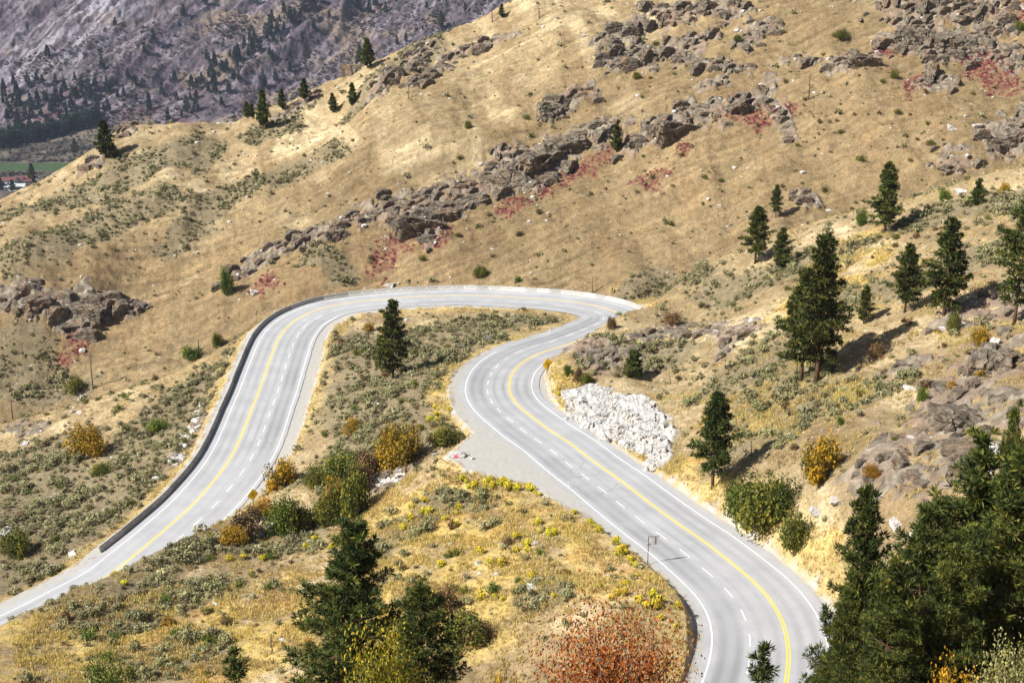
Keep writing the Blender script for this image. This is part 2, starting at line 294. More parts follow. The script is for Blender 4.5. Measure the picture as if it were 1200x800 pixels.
# ------------------------------------------------------------------ ground colours (soil, straw and rock, zone by zone)
def lerp(a, b, t): return a + (b - a) * t[..., None]
def flat(cc): return np.ones(GX.shape + (3,)) * np.array(cc)
n1 = fbm(GX / 26, GY / 26, 4, 101); n2 = fbm(GX / 6, GY / 6, 3, 103); n3 = fbm(GX / 1.4, GY / 1.4, 2, 105); n4 = fbm((GX + .3 * GY) / 9, GY / 40, 3, 107)
lowh = farhill * sstep(-.055, -.02, (GZ - (-70 + .32 * GX + .18 * (GY - 365))) * .01)
brownh = np.maximum(farhill * sstep(.22, -.12, (GZ + 52 - .34 * (GX - 20)) / 60 + .16 * n1 + .10 * n2), sstep(-55, -95, GX) * sstep(280, 300, GY) * sstep(385, 350, GY) * nearZ * sstep(-.6, .2, n1 + .3))  # browner towards the lower hillside and in the left gully
C3 = flat((.30, .226, .125))
C3 = lerp(C3, flat((.43, .345, .205)), sstep(-.1, .6, n1))
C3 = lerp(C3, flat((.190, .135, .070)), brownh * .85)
C3 = lerp(C3, flat((.19, .130, .066)), sstep(-.1, .5, n4) * .65)
n5 = fbm(GX / 55, GY / 55, 3, 109); C3 = C3 * (1 + (nearZ * np.clip(n5, -.6, .6) * .28)[..., None])
tr_ = fbm((GY * .9 - GX * .3) / 1.5, (GX * .9 + GY * .3) / 26, 3, 59)
C3 = C3 * (1 + (farhill * tr_ * .30)[..., None])
C3 = lerp(C3, flat((.215, .16, .085)), sstep(.05, .55, n2) * .6)
C3 = lerp(C3, flat((.47, .345, .11)), m_gold * sstep(-.5, .3, n2) * .8)
C3 = lerp(C3, flat((.40, .235, .085)), m_gold * sstep(.15, .7, fbm(GX / 7, GY / 7, 3, 121)) * .7)
C3 = lerp(C3, flat((.17, .14, .085)), m_sage * .8)
C3 = lerp(C3, flat((.42, .31, .13)), verge * .8)
C3 = lerp(C3, flat((.17, .085, .055)), m_red * sstep(-.4, .2, fbm(GX / 2.5, GY / 2.5, 3, 133)) * .8)
C3 = lerp(C3, flat((.12, .010, .02)), m_red * sstep(.1, .5, fbm(GX / 1.2, GY / 1.2, 2, 131)) * .7)
C3 = lerp(C3, flat((.225, .165, .12)), m_rock * (1 - farhill) * sstep(-.1, .4, n2) * .8)
C3 = lerp(C3, flat((.42, .41, .39)), m_white * .95)
C3 = lerp(C3, flat((.345, .335, .312)), gravel * .96)
# valley and mountain; distance haze is partly mixed into the mountain's purple rock colour
fr = sstep(600, 800, RR)
q = GY + 0.10 * GX - 1790
mt = lerp(flat((.082, .064, .076)), flat((.172, .146, .166)), sstep(-.2, .5, fbm((.81 * GX - .58 * GY) / 17, (.58 * GX + .81 * GY) / 60, 5, 141, .65)))
mt = lerp(mt, flat((.045, .042, .045)), sstep(.0, .55, fbm((.81 * GX - .58 * GY) / 10, (.58 * GX + .81 * GY) / 16, 4, 143, .65)) * .8)
mt = lerp(mt, flat((.19, .145, .10)), sstep(.0, .6, fbm(GX / 90, GY / 60, 3, 145) + .25 - np.abs(GX + 330) / 500) * .65)
mt = lerp(mt, flat((.12, .06, .058)), sstep(.2, .6, fbm(GX / 60, GY / 30, 3, 147)) * sstep(140, 60, q) * .5)
lc = np.array([first_hit(u, v, GZ0)[:2] for u, v in ((110, 10), (80, 40), (40, 70))])
dl = np.min([np.hypot(GX - p[0], GY - p[1]) for p in lc], 0)
mt = lerp(mt, flat((.27, .255, .285)), sstep(90, 20, dl) * sstep(-.1, .4, fbm((.81 * GX - .58 * GY) / 11, (.58 * GX + .81 * GY) / 55, 4, 149)) * .9)
va = lerp(flat((.065, .058, .045)), flat((.125, .105, .08)), sstep(-.3, .4, fbm(GX / 30, GY / 60, 3, 151)))
f0 = first_hit(30, 196, GZ0)
va = lerp(va, flat((.045, .078, .032)), sstep(30, 25, np.abs(GY - f0[1] + 3 * noise(GX / 40, GY / 40, 3))) * sstep(-505, -525, GX - (GY - f0[1]) * .1))
C3 = np.where((fr > 0)[..., None], lerp(C3, np.where((q > 0)[..., None], mt, va), fr), C3)
RK = np.where(RR < 760, mk_full := np.pad(mk, ((0, NR - i1), (0, 0))), sstep(30, 90, q) * .55)

def mesh_np(name, V, F, mat, smooth=True, kind=None, parent=None, link=True, attrs=None):
    """V (n,3), F (m,3|4) -> one mesh object"""
    me = bpy.data.meshes.new(name); V = np.ascontiguousarray(V, np.float32); F = np.asarray(F, np.int32); kf = F.shape[1]
    me.vertices.add(len(V)); me.vertices.foreach_set('co', V.ravel())
    me.loops.add(F.size); me.loops.foreach_set('vertex_index', F.ravel())
    me.polygons.add(len(F)); me.polygons.foreach_set('loop_start', np.arange(0, F.size, kf, dtype=np.int32))
    me.polygons.foreach_set('use_smooth', np.full(len(F), smooth, bool))
    me.update(calc_edges=True)
    for nm, arr in (attrs or {}).items():
        if arr.ndim == 1:
            a = me.attributes.new(nm, 'FLOAT', 'POINT'); a.data.foreach_set('value', arr.astype(np.float32))
        else:
            a = me.attributes.new(nm, 'FLOAT_COLOR', 'POINT'); a.data.foreach_set('color', np.c_[arr, np.ones(len(arr))].astype(np.float32).ravel())
    if mat: me.materials.append(mat)
    o = bpy.data.objects.new(name, me)
    if link: COL.objects.link(o)
    if parent: o.parent = parent
    if kind: o['kind'] = kind
    return o

# ------------------------------------------------------------------ materials
def new_mat(name, rough=.9, spec=.2):
    m = bpy.data.materials.new(name); m.use_nodes = True; nt = m.node_tree; b = nt.nodes['Principled BSDF']
    b.inputs['Roughness'].default_value = rough; b.inputs['Specular IOR Level'].default_value = spec
    return m, nt, b
def N(nt, t, **kw):
    n = nt.nodes.new(t)
    for k_, v_ in kw.items():
        if k_.startswith('i_'):
            key = k_[2:]; n.inputs[int(key) if key.isdigit() else key].default_value = v_
        else: setattr(n, k_, v_)
    return n
def tex(nt, scale, detail=4, rough=.6, co=None, dim='3D', dist=0):
    n = N(nt, 'ShaderNodeTexNoise'); n.inputs['Scale'].default_value = scale; n.inputs['Detail'].default_value = detail; n.inputs['Roughness'].default_value = rough; n.inputs['Distortion'].default_value = dist
    if co: nt.links.new(co, n.inputs['Vector'])
    return n
def ramp(nt, src, stops):
    r = N(nt, 'ShaderNodeValToRGB'); cr = r.color_ramp
    while len(cr.elements) < len(stops): cr.elements.new(.5)
    for e, (p, cc) in zip(cr.elements, stops): e.position = p; e.color = (*cc, 1) if len(cc) == 3 else cc
    nt.links.new(src, r.inputs[0]); return r
def mixc(nt, fac, a, b, mode='MIX'):
    m = N(nt, 'ShaderNodeMix', data_type='RGBA', blend_type=mode)
    for sock, val in ((m.inputs[0], fac), (m.inputs[6], a), (m.inputs[7], b)):
        if isinstance(val, (int, float)): sock.default_value = val
        elif isinstance(val, tuple): sock.default_value = (*val, 1)
        else: nt.links.new(val, sock)
    return m.outputs[2]
def g3(v): return (v, v, v)
def bump(nt, b, h, dist=.1, strength=1.0):
    bp = N(nt, 'ShaderNodeBump'); bp.inputs['Distance'].default_value = dist; bp.inputs['Strength'].default_value = strength
    nt.links.new(h, bp.inputs['Height']); nt.links.new(bp.outputs[0], b.inputs['Normal']); return bp

def ground_material():
    m, nt, b = new_mat('dry_hillside', .95, .1); L = nt.links
    geo = N(nt, 'ShaderNodeNewGeometry'); pos = geo.outputs['Position']
    col = N(nt, 'ShaderNodeAttribute', attribute_name='col'); rk = N(nt, 'ShaderNodeAttribute', attribute_name='rock'); fa = N(nt, 'ShaderNodeAttribute', attribute_name='far')
    gv = N(nt, 'ShaderNodeAttribute', attribute_name='gravel')
    sp = ramp(nt, tex(nt, 2.2, 5, .75, pos).outputs[0], [(.3, g3(.62)), (.5, g3(1.0)), (.72, g3(1.26))])
    sp2 = ramp(nt, tex(nt, .55, 4, .7, pos).outputs[0], [(.3, g3(.72)), (.7, g3(1.22))])
    soil = mixc(nt, 1.0, mixc(nt, .9, col.outputs[0], sp.outputs[0], 'MULTIPLY'), sp2.outputs[0], 'MULTIPLY')
    # pale stones lying in the straw
    vo = N(nt, 'ShaderNodeTexVoronoi'); vo.inputs['Scale'].default_value = .9; L.new(pos, vo.inputs['Vector'])
    st = ramp(nt, vo.outputs['Distance'], [(.10, g3(1)), (.16, g3(0))]); stm = ramp(nt, tex(nt, .09, 3, .6, pos).outputs[0], [(.50, g3(0)), (.62, g3(1))])
    stf = mixc(nt, 1.0, st.outputs[0], stm.outputs[0], 'MULTIPLY')
    soil = mixc(nt, stf, soil, (.42, .38, .33)); soil = mixc(nt, gv.outputs['Fac'], soil, mixc(nt, .10, col.outputs[0], soil))
    # rock
    rn = tex(nt, .45, 7, .68, pos, dist=.6)
    rc = ramp(nt, rn.outputs[0], [(.28, (.05, .040, .031)), (.42, (.13, .108, .082)), (.55, (.225, .19, .145)), (.68, (.34, .30, .245)), (.8, (.20, .14, .09))])
    rb = ramp(nt, tex(nt, .12, 4, .6, pos).outputs[0], [(.45, g3(0)), (.62, g3(1))])
    rcol = mixc(nt, rb.outputs[0], rc.outputs[0], (.25, .165, .11)); rcol = mixc(nt, .45, rcol, rc.outputs[0])
    edge = N(nt, 'ShaderNodeMath', operation='ADD'); L.new(rk.outputs['Fac'], edge.inputs[0])
    en = N(nt, 'ShaderNodeMapRange'); L.new(tex(nt, .8, 4, .7, pos).outputs[0], en.inputs[0]); en.inputs[1].default_value = .3; en.inputs[2].default_value = .7; en.inputs[3].default_value = -.35; en.inputs[4].default_value = .35; L.new(en.outputs[0], edge.inputs[1])
    er = ramp(nt, edge.outputs[0], [(.38, g3(0)), (.58, g3(1))])
    nearrock = mixc(nt, fa.outputs['Fac'], er.outputs[0], (0, 0, 0))
    fin = mixc(nt, nearrock, soil, rcol)
    # distant mountain rock keeps its haze-tinged purple colour with coarse mottling
    mm = ramp(nt, tex(nt, .20, 8, .8, pos).outputs[0], [(.34, g3(.30)), (.46, g3(.85)), (.56, g3(1.1)), (.7, g3(1.7))])
    fin = mixc(nt, fa.outputs['Fac'], fin, mixc(nt, 1.0, col.outputs[0], mm.outputs[0], 'MULTIPLY'))
    L.new(fin, b.inputs['Base Color'])
    hb = N(nt, 'ShaderNodeMath', operation='ADD'); L.new(tex(nt, 3.2, 5, .7, pos).outputs[0], hb.inputs[0]); L.new(tex(nt, .7, 5, .65, pos).outputs[0], hb.inputs[1])
    gm = N(nt, 'ShaderNodeMapRange'); L.new(gv.outputs['Fac'], gm.inputs[0]); gm.inputs[3].default_value = 1; gm.inputs[4].default_value = .12
    hm = N(nt, 'ShaderNodeMath', operation='MULTIPLY'); L.new(hb.outputs[0], hm.inputs[0]); L.new(gm.outputs[0], hm.inputs[1])
    bump(nt, b, hm.outputs[0], .19, 1.0)
    return m
M_GROUND = ground_material()
def sheet(name, i0, i1_, j0=0, j1=None, step=1):
    j1 = j1 or NA; I = np.arange(i0, i1_); J = np.arange(j0, j1); ni, nj = len(I), len(J)
    V = np.stack([GX[i0:i1_, j0:j1], GY[i0:i1_, j0:j1], GZ[i0:i1_, j0:j1]], -1).reshape(-1, 3)
    a = (np.arange(ni - 1)[:, None] * nj + np.arange(nj - 1)[None]).ravel(); F = np.stack([a, a + 1, a + nj + 1, a + nj], 1)
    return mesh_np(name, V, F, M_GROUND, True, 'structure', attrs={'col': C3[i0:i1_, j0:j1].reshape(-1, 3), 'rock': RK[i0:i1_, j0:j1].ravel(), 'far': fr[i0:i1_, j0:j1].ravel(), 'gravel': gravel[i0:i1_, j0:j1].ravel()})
iA = int(np.searchsorted(rr, 322)); iB = int(np.searchsorted(rr, 760)); iC = int(np.searchsorted(rr, 1700))
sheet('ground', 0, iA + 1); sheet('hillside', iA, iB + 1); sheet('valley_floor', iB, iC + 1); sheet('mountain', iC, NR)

# ------------------------------------------------------------------ bilinear height lookup on the sheet
def ground_z(x, y):
    x = np.asarray(x, float); y = np.asarray(y, float)
    fa_ = np.interp(np.arctan2(x, y), az, np.arange(NA)); fr_ = np.interp(np.hypot(x, y), rr, np.arange(NR))
    j = np.clip(fa_.astype(int), 0, NA - 2); i = np.clip(fr_.astype(int), 0, NR - 2); t = fa_ - j; s = fr_ - i
    return (GZ[i, j] * (1 - t) + GZ[i, j + 1] * t) * (1 - s) + (GZ[i + 1, j] * (1 - t) + GZ[i + 1, j + 1] * t) * s
def look(A, x, y):
    j = np.clip(np.rint(np.interp(np.arctan2(x, y), az, np.arange(NA))).astype(int), 0, NA - 1); i = np.clip(np.rint(np.interp(np.hypot(x, y), rr, np.arange(NR))).astype(int), 0, NR - 1)
    return A[i, j]
def hit(u, v):
    p = first_hit(u, v, GZ); return Vector((p[0], p[1], float(ground_z(p[0], p[1]))))

# ------------------------------------------------------------------ road
def road_material():
    m, nt, b = new_mat('bleached_asphalt', .85, .25); L = nt.links
    lat = N(nt, 'ShaderNodeAttribute', attribute_name='lat'); geo = N(nt, 'ShaderNodeNewGeometry'); pos = geo.outputs['Position']
    base = ramp(nt, tex(nt, .22, 5, .6, pos).outputs[0], [(.3, (.295, .298, .308)), (.7, (.365, .367, .374))])
    # darker wheel tracks along each lane
    def track(c0, w):
        s = N(nt, 'ShaderNodeMath', operation='SUBTRACT'); L.new(lat.outputs['Fac'], s.inputs[0]); s.inputs[1].default_value = c0
        a = N(nt, 'ShaderNodeMath', operation='ABSOLUTE'); L.new(s.outputs[0], a.inputs[0])
        r = N(nt, 'ShaderNodeMapRange', interpolation_type='SMOOTHSTEP'); L.new(a.outputs[0], r.inputs[0]); r.inputs[1].default_value = w; r.inputs[2].default_value = w * .2; return r.outputs[0]
    tot = None
    for c0, w in ((-2.6, .65), (-.95, .6), (1.05, .45), (2.6, .45), (4.75, .6), (6.3, .6), (-1.8, 1.6)):
        t = track(c0, w)
        if tot is None: tot = t
        else:
            ad = N(nt, 'ShaderNodeMath', operation='ADD'); L.new(tot, ad.inputs[0]); L.new(t, ad.inputs[1]); tot = ad.outputs[0]
    pn = ramp(nt, tex(nt, .05, 3, .6, pos).outputs[0], [(.35, g3(.15)), (.65, g3(1))])
    tf = N(nt, 'ShaderNodeMath', operation='MULTIPLY'); L.new(tot, tf.inputs[0]); L.new(pn.outputs[0], tf.inputs[1])
    tf2 = N(nt, 'ShaderNodeMath', operation='MULTIPLY', use_clamp=True); L.new(tf.outputs[0], tf2.inputs[0]); tf2.inputs[1].default_value = .5
    c1 = mixc(nt, tf2.outputs[0], base.outputs[0], (.20, .203, .212))
    # tar-filled cracks and fine grain
    vo = N(nt, 'ShaderNodeTexVoronoi', feature='DISTANCE_TO_EDGE'); vo.inputs['Scale'].default_value = .16
    wp = N(nt, 'ShaderNodeVectorMath', operation='ADD'); wt = tex(nt, .5, 3, .6, pos); L.new(pos, wp.inputs[0])
    ws = N(nt, 'ShaderNodeVectorMath', operation='SCALE'); L.new(wt.outputs['Color'], ws.inputs[0]); ws.inputs['Scale'].default_value = 3.0; L.new(ws.outputs[0], wp.inputs[1]); L.new(wp.outputs[0], vo.inputs['Vector'])
    cr = ramp(nt, vo.outputs[0], [(.004, g3(1)), (.014, g3(0))]); cm = ramp(nt, tex(nt, .07, 2, .5, pos).outputs[0], [(.55, g3(0)), (.64, g3(.5))])
    c2 = mixc(nt, mixc(nt, 1.0, cr.outputs[0], cm.outputs[0], 'MULTIPLY'), c1, (.12, .12, .125))
    gr = ramp(nt, tex(nt, 9, 3, .7, pos).outputs[0], [(.3, g3(.9)), (.7, g3(1.1))])
    L.new(mixc(nt, 1.0, c2, gr.outputs[0], 'MULTIPLY'), b.inputs['Base Color'])
    bump(nt, b, tex(nt, 14, 3, .7, pos).outputs[0], .01, .5)
    return m
def paint_material(name, colr, wear=.45):
    m, nt, b = new_mat(name, .6, .3); L = nt.links; pos = N(nt, 'ShaderNodeNewGeometry').outputs['Position']
    f = ramp(nt, tex(nt, 3.5, 5, .75, pos).outputs[0], [(.34, g3(1)), (.34 + wear * .35, g3(0))])
    L.new(mixc(nt, f.outputs[0], colr, (.40, .40, .40)), b.inputs['Base Color']); return m
M_ASPH = road_material(); M_WHITE = paint_material('worn_white_paint', (.74, .74, .74)); M_YEL = paint_material('worn_yellow_paint', (.80, .53, .03), .25)
RS = np.arange(0, NS - 1.01, .5)
def road_pt(s, off, dz=0):
    s = np.asarray(s, float); i = np.clip(s.astype(int), 0, NS - 2); t = (s - i)[:, None]
    p = ROAD[i] * (1 - t) + ROAD[i + 1] * t; n = RN[i] * (1 - t) + RN[i + 1] * t
    off = np.broadcast_to(off, s.shape)[:, None]
    return np.c_[p[:, :2] + n * off, p[:, 2] + dz]
def ribbon(name, s, offs, dz, mat, parent=None, kind='structure'):
    cols = [road_pt(s, o, dz) for o in offs]; V = np.stack(cols, 1).reshape(-1, 3); k_ = len(offs)
    lat = np.stack([np.broadcast_to(o, s.shape) for o in offs], 1).ravel()
    a = (np.arange(len(s) - 1)[:, None] * k_ + np.arange(k_ - 1)[None]).ravel(); F = np.stack([a, a + 1, a + k_ + 1, a + k_], 1)
    return V, F, lat
aL = np.interp(RS, SS, ASP_L) + .12 * noise(RS / 2.3, RS * 0, 3); aR = np.interp(RS, SS, ASP_R) + .12 * noise(RS / 2.3, RS * 0 + 9, 4)
fr_off = np.linspace(0, 1, 9)
V, F, lat = ribbon('road', RS, [-aL + (aL + aR) * t for t in fr_off], 0.03, None)
road = mesh_np('road', V, F, M_ASPH, True, 'structure', attrs={'lat': lat})
def marking(name, mat, segs):
    Vs, Fs, n0 = [], [], 0
    for s, offs in segs:
        V, F, _ = ribbon('', s, offs, 0.036, None); Vs.append(V); Fs.append(F + n0); n0 += len(V)
    return mesh_np(name, np.concatenate(Vs), np.concatenate(Fs), mat, True, 'structure', parent=road)
marking('yellow_line', M_YEL, [(RS, [3.35, 3.48]), (RS, [3.62, 3.75])])
wl = [(RS, [7.22, 7.36])]
marking('edge_line', M_WHITE, wl)
sk = (RS < S_TIP - 38); sk2 = RS > S_TOP + 12
marking('edge_line', M_WHITE, [(RS[sk], [-3.68, -3.53]), (RS[sk2], [-3.68, -3.53])])
marking('lane_dash', M_WHITE, [(np.linspace(s, s + 2.7, 6), [-.06, .06]) for s in np.arange(1.2, NS - 4, 5.75)])

# ------------------------------------------------------------------ light, sky, view
SUN_AZ = math.atan2(-.92, -.40); SUN_EL = math.radians(42)     # from behind the camera's left shoulder
wd = bpy.data.worlds.new('World'); SC.world = wd; wd.use_nodes = True; nt = wd.node_tree
sky = nt.nodes.new('ShaderNodeTexSky'); sky.sky_type = 'NISHITA'; sky.sun_disc = False; sky.sun_elevation = SUN_EL; sky.sun_rotation = SUN_AZ % (2 * math.pi)
nt.links.new(sky.outputs[0], nt.nodes['Background'].inputs[0]); nt.nodes['Background'].inputs[1].default_value = .05
sun = bpy.data.lights.new('sun', 'SUN'); sun.energy = 5.0; sun.angle = math.radians(.53); sun.color = (1, .955, .88)
so = bpy.data.objects.new('sun', sun); COL.objects.link(so)
d = Vector((math.sin(SUN_AZ) * math.cos(SUN_EL), math.cos(SUN_AZ) * math.cos(SUN_EL), math.sin(SUN_EL)))
so.rotation_euler = d.to_track_quat('Z', 'Y').to_euler(); so.location = (-60, -60, 80)
SC.view_settings.view_transform = 'Standard'; SC.view_settings.look = 'None'; SC.view_settings.gamma = 1; SC.view_settings.use_curve_mapping = False
SC.view_settings.exposure = 0.98
# ------------------------------------------------------------------ things: tags, copies
def tag(o, label=None, cat=None, group=None, kind=None):
    if label: o['label'] = label
    if cat: o['category'] = cat
    if group: o['group'] = group
    if kind: o['kind'] = kind
    return o
def empty(name, loc, rz=0, scale=1.0):
    o = bpy.data.objects.new(name, None); COL.objects.link(o); o.location = loc; o.rotation_euler = (0, 0, rz); o.empty_display_size = .3
    o.scale = (scale,) * 3 if isinstance(scale, (int, float)) else scale
    return o
def put(name, me, parent=None, loc=None, rot=None, scale=None):
    o = bpy.data.objects.new(name, me); COL.objects.link(o)
    if parent: o.parent = parent
    if loc is not None: o.location = loc
    if rot is not None: o.rotation_euler = rot
    if scale is not None: o.scale = (scale,) * 3 if isinstance(scale, (int, float)) else scale
    return o
def mesh_data(name, V, F, mat, smooth=False, attrs=None):
    o = mesh_np(name, V, F, mat, smooth, link=False, attrs=attrs); me = o.data; bpy.data.objects.remove(o); return me

# ------------------------------------------------------------------ small mesh kit (numpy)
def tube(pts, rad, n=6, cap=True):
    pts = np.asarray(pts, float); rad = np.broadcast_to(rad, (len(pts),)); Vs = []
    t = np.gradient(pts, axis=0); t /= np.linalg.norm(t, axis=1)[:, None] + 1e-9
    ref = np.array([.31, .17, .93]) if abs(t[0, 2]) < .8 else np.array([1., .1, 0])
    for p, d, r in zip(pts, t, rad):
        a = np.cross(d, ref); a /= np.linalg.norm(a); b = np.cross(d, a); th = np.arange(n) * 2 * np.pi / n
        Vs.append(p + r * (np.cos(th)[:, None] * a + np.sin(th)[:, None] * b))
    V = np.concatenate(Vs); F = []
    for i in range(len(pts) - 1):
        for k_ in range(n): F.append((i * n + k_, i * n + (k_ + 1) % n, (i + 1) * n + (k_ + 1) % n, (i + 1) * n + k_))
    if cap:
        m = len(V); V = np.r_[V, pts[-1:], pts[:1]]
        for k_ in range(n): F.append(((len(pts) - 1) * n + k_, (len(pts) - 1) * n + (k_ + 1) % n, m, m)); F.append(((k_ + 1) % n, k_, m + 1, m + 1))
    return V, np.array(F)
def fix_quads(F):     # drop the doubled corner of capped fans by turning everything into triangles
    T3 = []
    for f in F:
        T3.append((f[0], f[1], f[2]))
        if f[3] != f[2]: T3.append((f[0], f[2], f[3]))
    return np.array(T3)
def join(parts):
    Vs, Fs, n = [], [], 0
    for V, F in parts: Vs.append(V); Fs.append(F + n); n += len(V)
    return np.concatenate(Vs), np.concatenate(Fs)
def box(x0, x1, y0, y1, z0, z1):
    V = np.array([(x, y, z) for z in (z0, z1) for x, y in ((x0, y0), (x1, y0), (x1, y1), (x0, y1))], float)
    return V, np.array([(3, 2, 1, 0), (4, 5, 6, 7), (0, 1, 5, 4), (1, 2, 6, 5), (2, 3, 7, 6), (3, 0, 4, 7)])
def unit(v): return v / (np.linalg.norm(v, axis=-1, keepdims=True) + 1e-9)
def spikes(rng, C, axis, length, width, k, spread=.9):
    """k thin triangles springing from each centre about its axis (needle tufts, grass)"""
    n = len(C); d = unit(axis[:, None] + rng.normal(0, spread, (n, k, 3))); L = (length[:, None] * rng.uniform(.65, 1.15, (n, k)))[..., None]
    s = unit(np.cross(d, rng.normal(0, 1, (n, k, 3)))) * (width * L / length.mean()) * .5
    b = C[:, None] + d * L * .12; tip = C[:, None] + d * L; mid = C[:, None] + d * L * .55
    V = np.stack([b, mid + s, tip, mid - s], 2).reshape(-1, 3); F = np.arange(len(V)).reshape(-1, 4); return V, F
def leaves(rng, C, size, up=.3, out=None):
    """one slightly folded quad leaf or leaf spray at each centre"""
    n = len(C); nrm = rng.normal(0, 1, (n, 3)); nrm[:, 2] = np.abs(nrm[:, 2]) * .6 + up
    if out is not None: nrm += out
    nrm = unit(nrm); a = unit(np.cross(nrm, rng.normal(0, 1, (n, 3)))); b = np.cross(nrm, a); s = np.broadcast_to(size, (n,))[:, None] * rng.uniform(.7, 1.3, (n, 1))
    V = np.stack([C - a * s * .5, C + b * s * .32 + nrm * s * .06, C + a * s * .5, C - b * s * .32 - nrm * s * .08], 1).reshape(-1, 3)
    return V, np.arange(4 * n).reshape(-1, 4)
def tint4(rng, n, per=4): return np.repeat(rng.uniform(0, 1, n), per)

def leaf_material(name, stops, objvar=.25, trans=.25, rough=.7):
    m, nt, b = new_mat(name, rough, .25); L = nt.links
    at = N(nt, 'ShaderNodeAttribute', attribute_name='tint'); r = ramp(nt, at.outputs['Fac'], stops)
    oi = N(nt, 'ShaderNodeObjectInfo'); mr_ = N(nt, 'ShaderNodeMapRange'); L.new(oi.outputs['Random'], mr_.inputs[0]); mr_.inputs[3].default_value = 1 - objvar; mr_.inputs[4].default_value = 1 + objvar
    hs = N(nt, 'ShaderNodeHueSaturation'); L.new(r.outputs[0], hs.inputs['Color']); L.new(mr_.outputs[0], hs.inputs['Value'])
    h2 = N(nt, 'ShaderNodeMapRange'); w = N(nt, 'ShaderNodeTexWhiteNoise', noise_dimensions='1D'); L.new(oi.outputs['Random'], w.inputs['W']); L.new(w.outputs['Value'], h2.inputs[0]); h2.inputs[3].default_value = .485; h2.inputs[4].default_value = .515; L.new(h2.outputs[0], hs.inputs['Hue'])
    L.new(hs.outputs[0], b.inputs['Base Color'])
    if trans:
        tr = N(nt, 'ShaderNodeBsdfTranslucent'); L.new(hs.outputs[0], tr.inputs[0]); ms = N(nt, 'ShaderNodeMixShader'); ms.inputs[0].default_value = trans
        L.new(b.outputs[0], ms.inputs[1]); L.new(tr.outputs[0], ms.inputs[2]); L.new(ms.outputs[0], nt.nodes['Material Output'].inputs[0])
    return m
def plain_mat(name, colr, rough=.7, spec=.3, var=.25, scale=3.0, metal=0):
    m, nt, b = new_mat(name, rough, spec); pos = N(nt, 'ShaderNodeTexCoord').outputs['Object']
    r = ramp(nt, tex(nt, scale, 5, .65, pos).outputs[0], [(.3, tuple(x * (1 - var) for x in colr)), (.7, tuple(min(1, x * (1 + var)) for x in colr))])
    nt.links.new(r.outputs[0], b.inputs['Base Color']); b.inputs['Metallic'].default_value = metal; return m
M_BARK = plain_mat('pine_bark', (.095, .055, .035), .95, .1, .5, 6)
M_TWIG = plain_mat('grey_twigs', (.16, .12, .09), .9, .1, .4, 6)
M_NEEDLE = leaf_material('pine_needles', [(0, (.018, .030, .006)), (.45, (.048, .066, .012)), (.8, (.135, .145, .021)), (1, (.24, .20, .035))], .18, .15)
M_NEEDLE_FAR = leaf_material('far_pine_needles', [(0, (.012, .030, .018)), (1, (.03, .055, .026))], .2, .1)
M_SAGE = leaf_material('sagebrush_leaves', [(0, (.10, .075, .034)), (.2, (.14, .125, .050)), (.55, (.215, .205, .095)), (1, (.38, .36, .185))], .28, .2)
M_YELB = leaf_material('yellow_flower_heads', [(0, (.18, .18, .04)), (.35, (.42, .36, .03)), (1, (.70, .55, .03))], .15, .2)
M_GRASS = leaf_material('straw', [(0, (.28, .20, .085)), (.3, (.44, .32, .125)), (.5, (.60, .48, .20)), (.78, (.50, .455, .13)), (1, (.56, .40, .11))], .0, .3)
M_ORANGE = leaf_material('orange_leaves', [(0, (.12, .105, .016)), (.4, (.30, .18, .014)), (.75, (.50, .26, .013)), (1, (.58, .36, .025))], .2, .3)
M_OLIVE = leaf_material('olive_leaves', [(0, (.04, .052, .010)), (.4, (.095, .112, .016)), (.78, (.19, .185, .020)), (1, (.34, .26, .022))], .2, .3)
M_GREEN = leaf_material('green_leaves', [(0, (.05, .085, .012)), (.6, (.12, .17, .02)), (1, (.24, .25, .03))], .15, .3)
M_BROWN = leaf_material('brown_leaves', [(0, (.07, .05, .025)), (.6, (.17, .11, .045)), (1, (.28, .16, .05))], .2, .2)
M_RED = leaf_material('red_orange_leaves', [(0, (.13, .055, .014)), (.35, (.32, .095, .015)), (.65, (.46, .18, .022)), (1, (.30, .24, .045))], .1, .3)
M_SUMAC = leaf_material('crimson_leaves', [(0, (.13, .008, .02)), (.5, (.23, .012, .034)), (.85, (.31, .04, .065)), (1, (.25, .11, .07))], .1, .2)

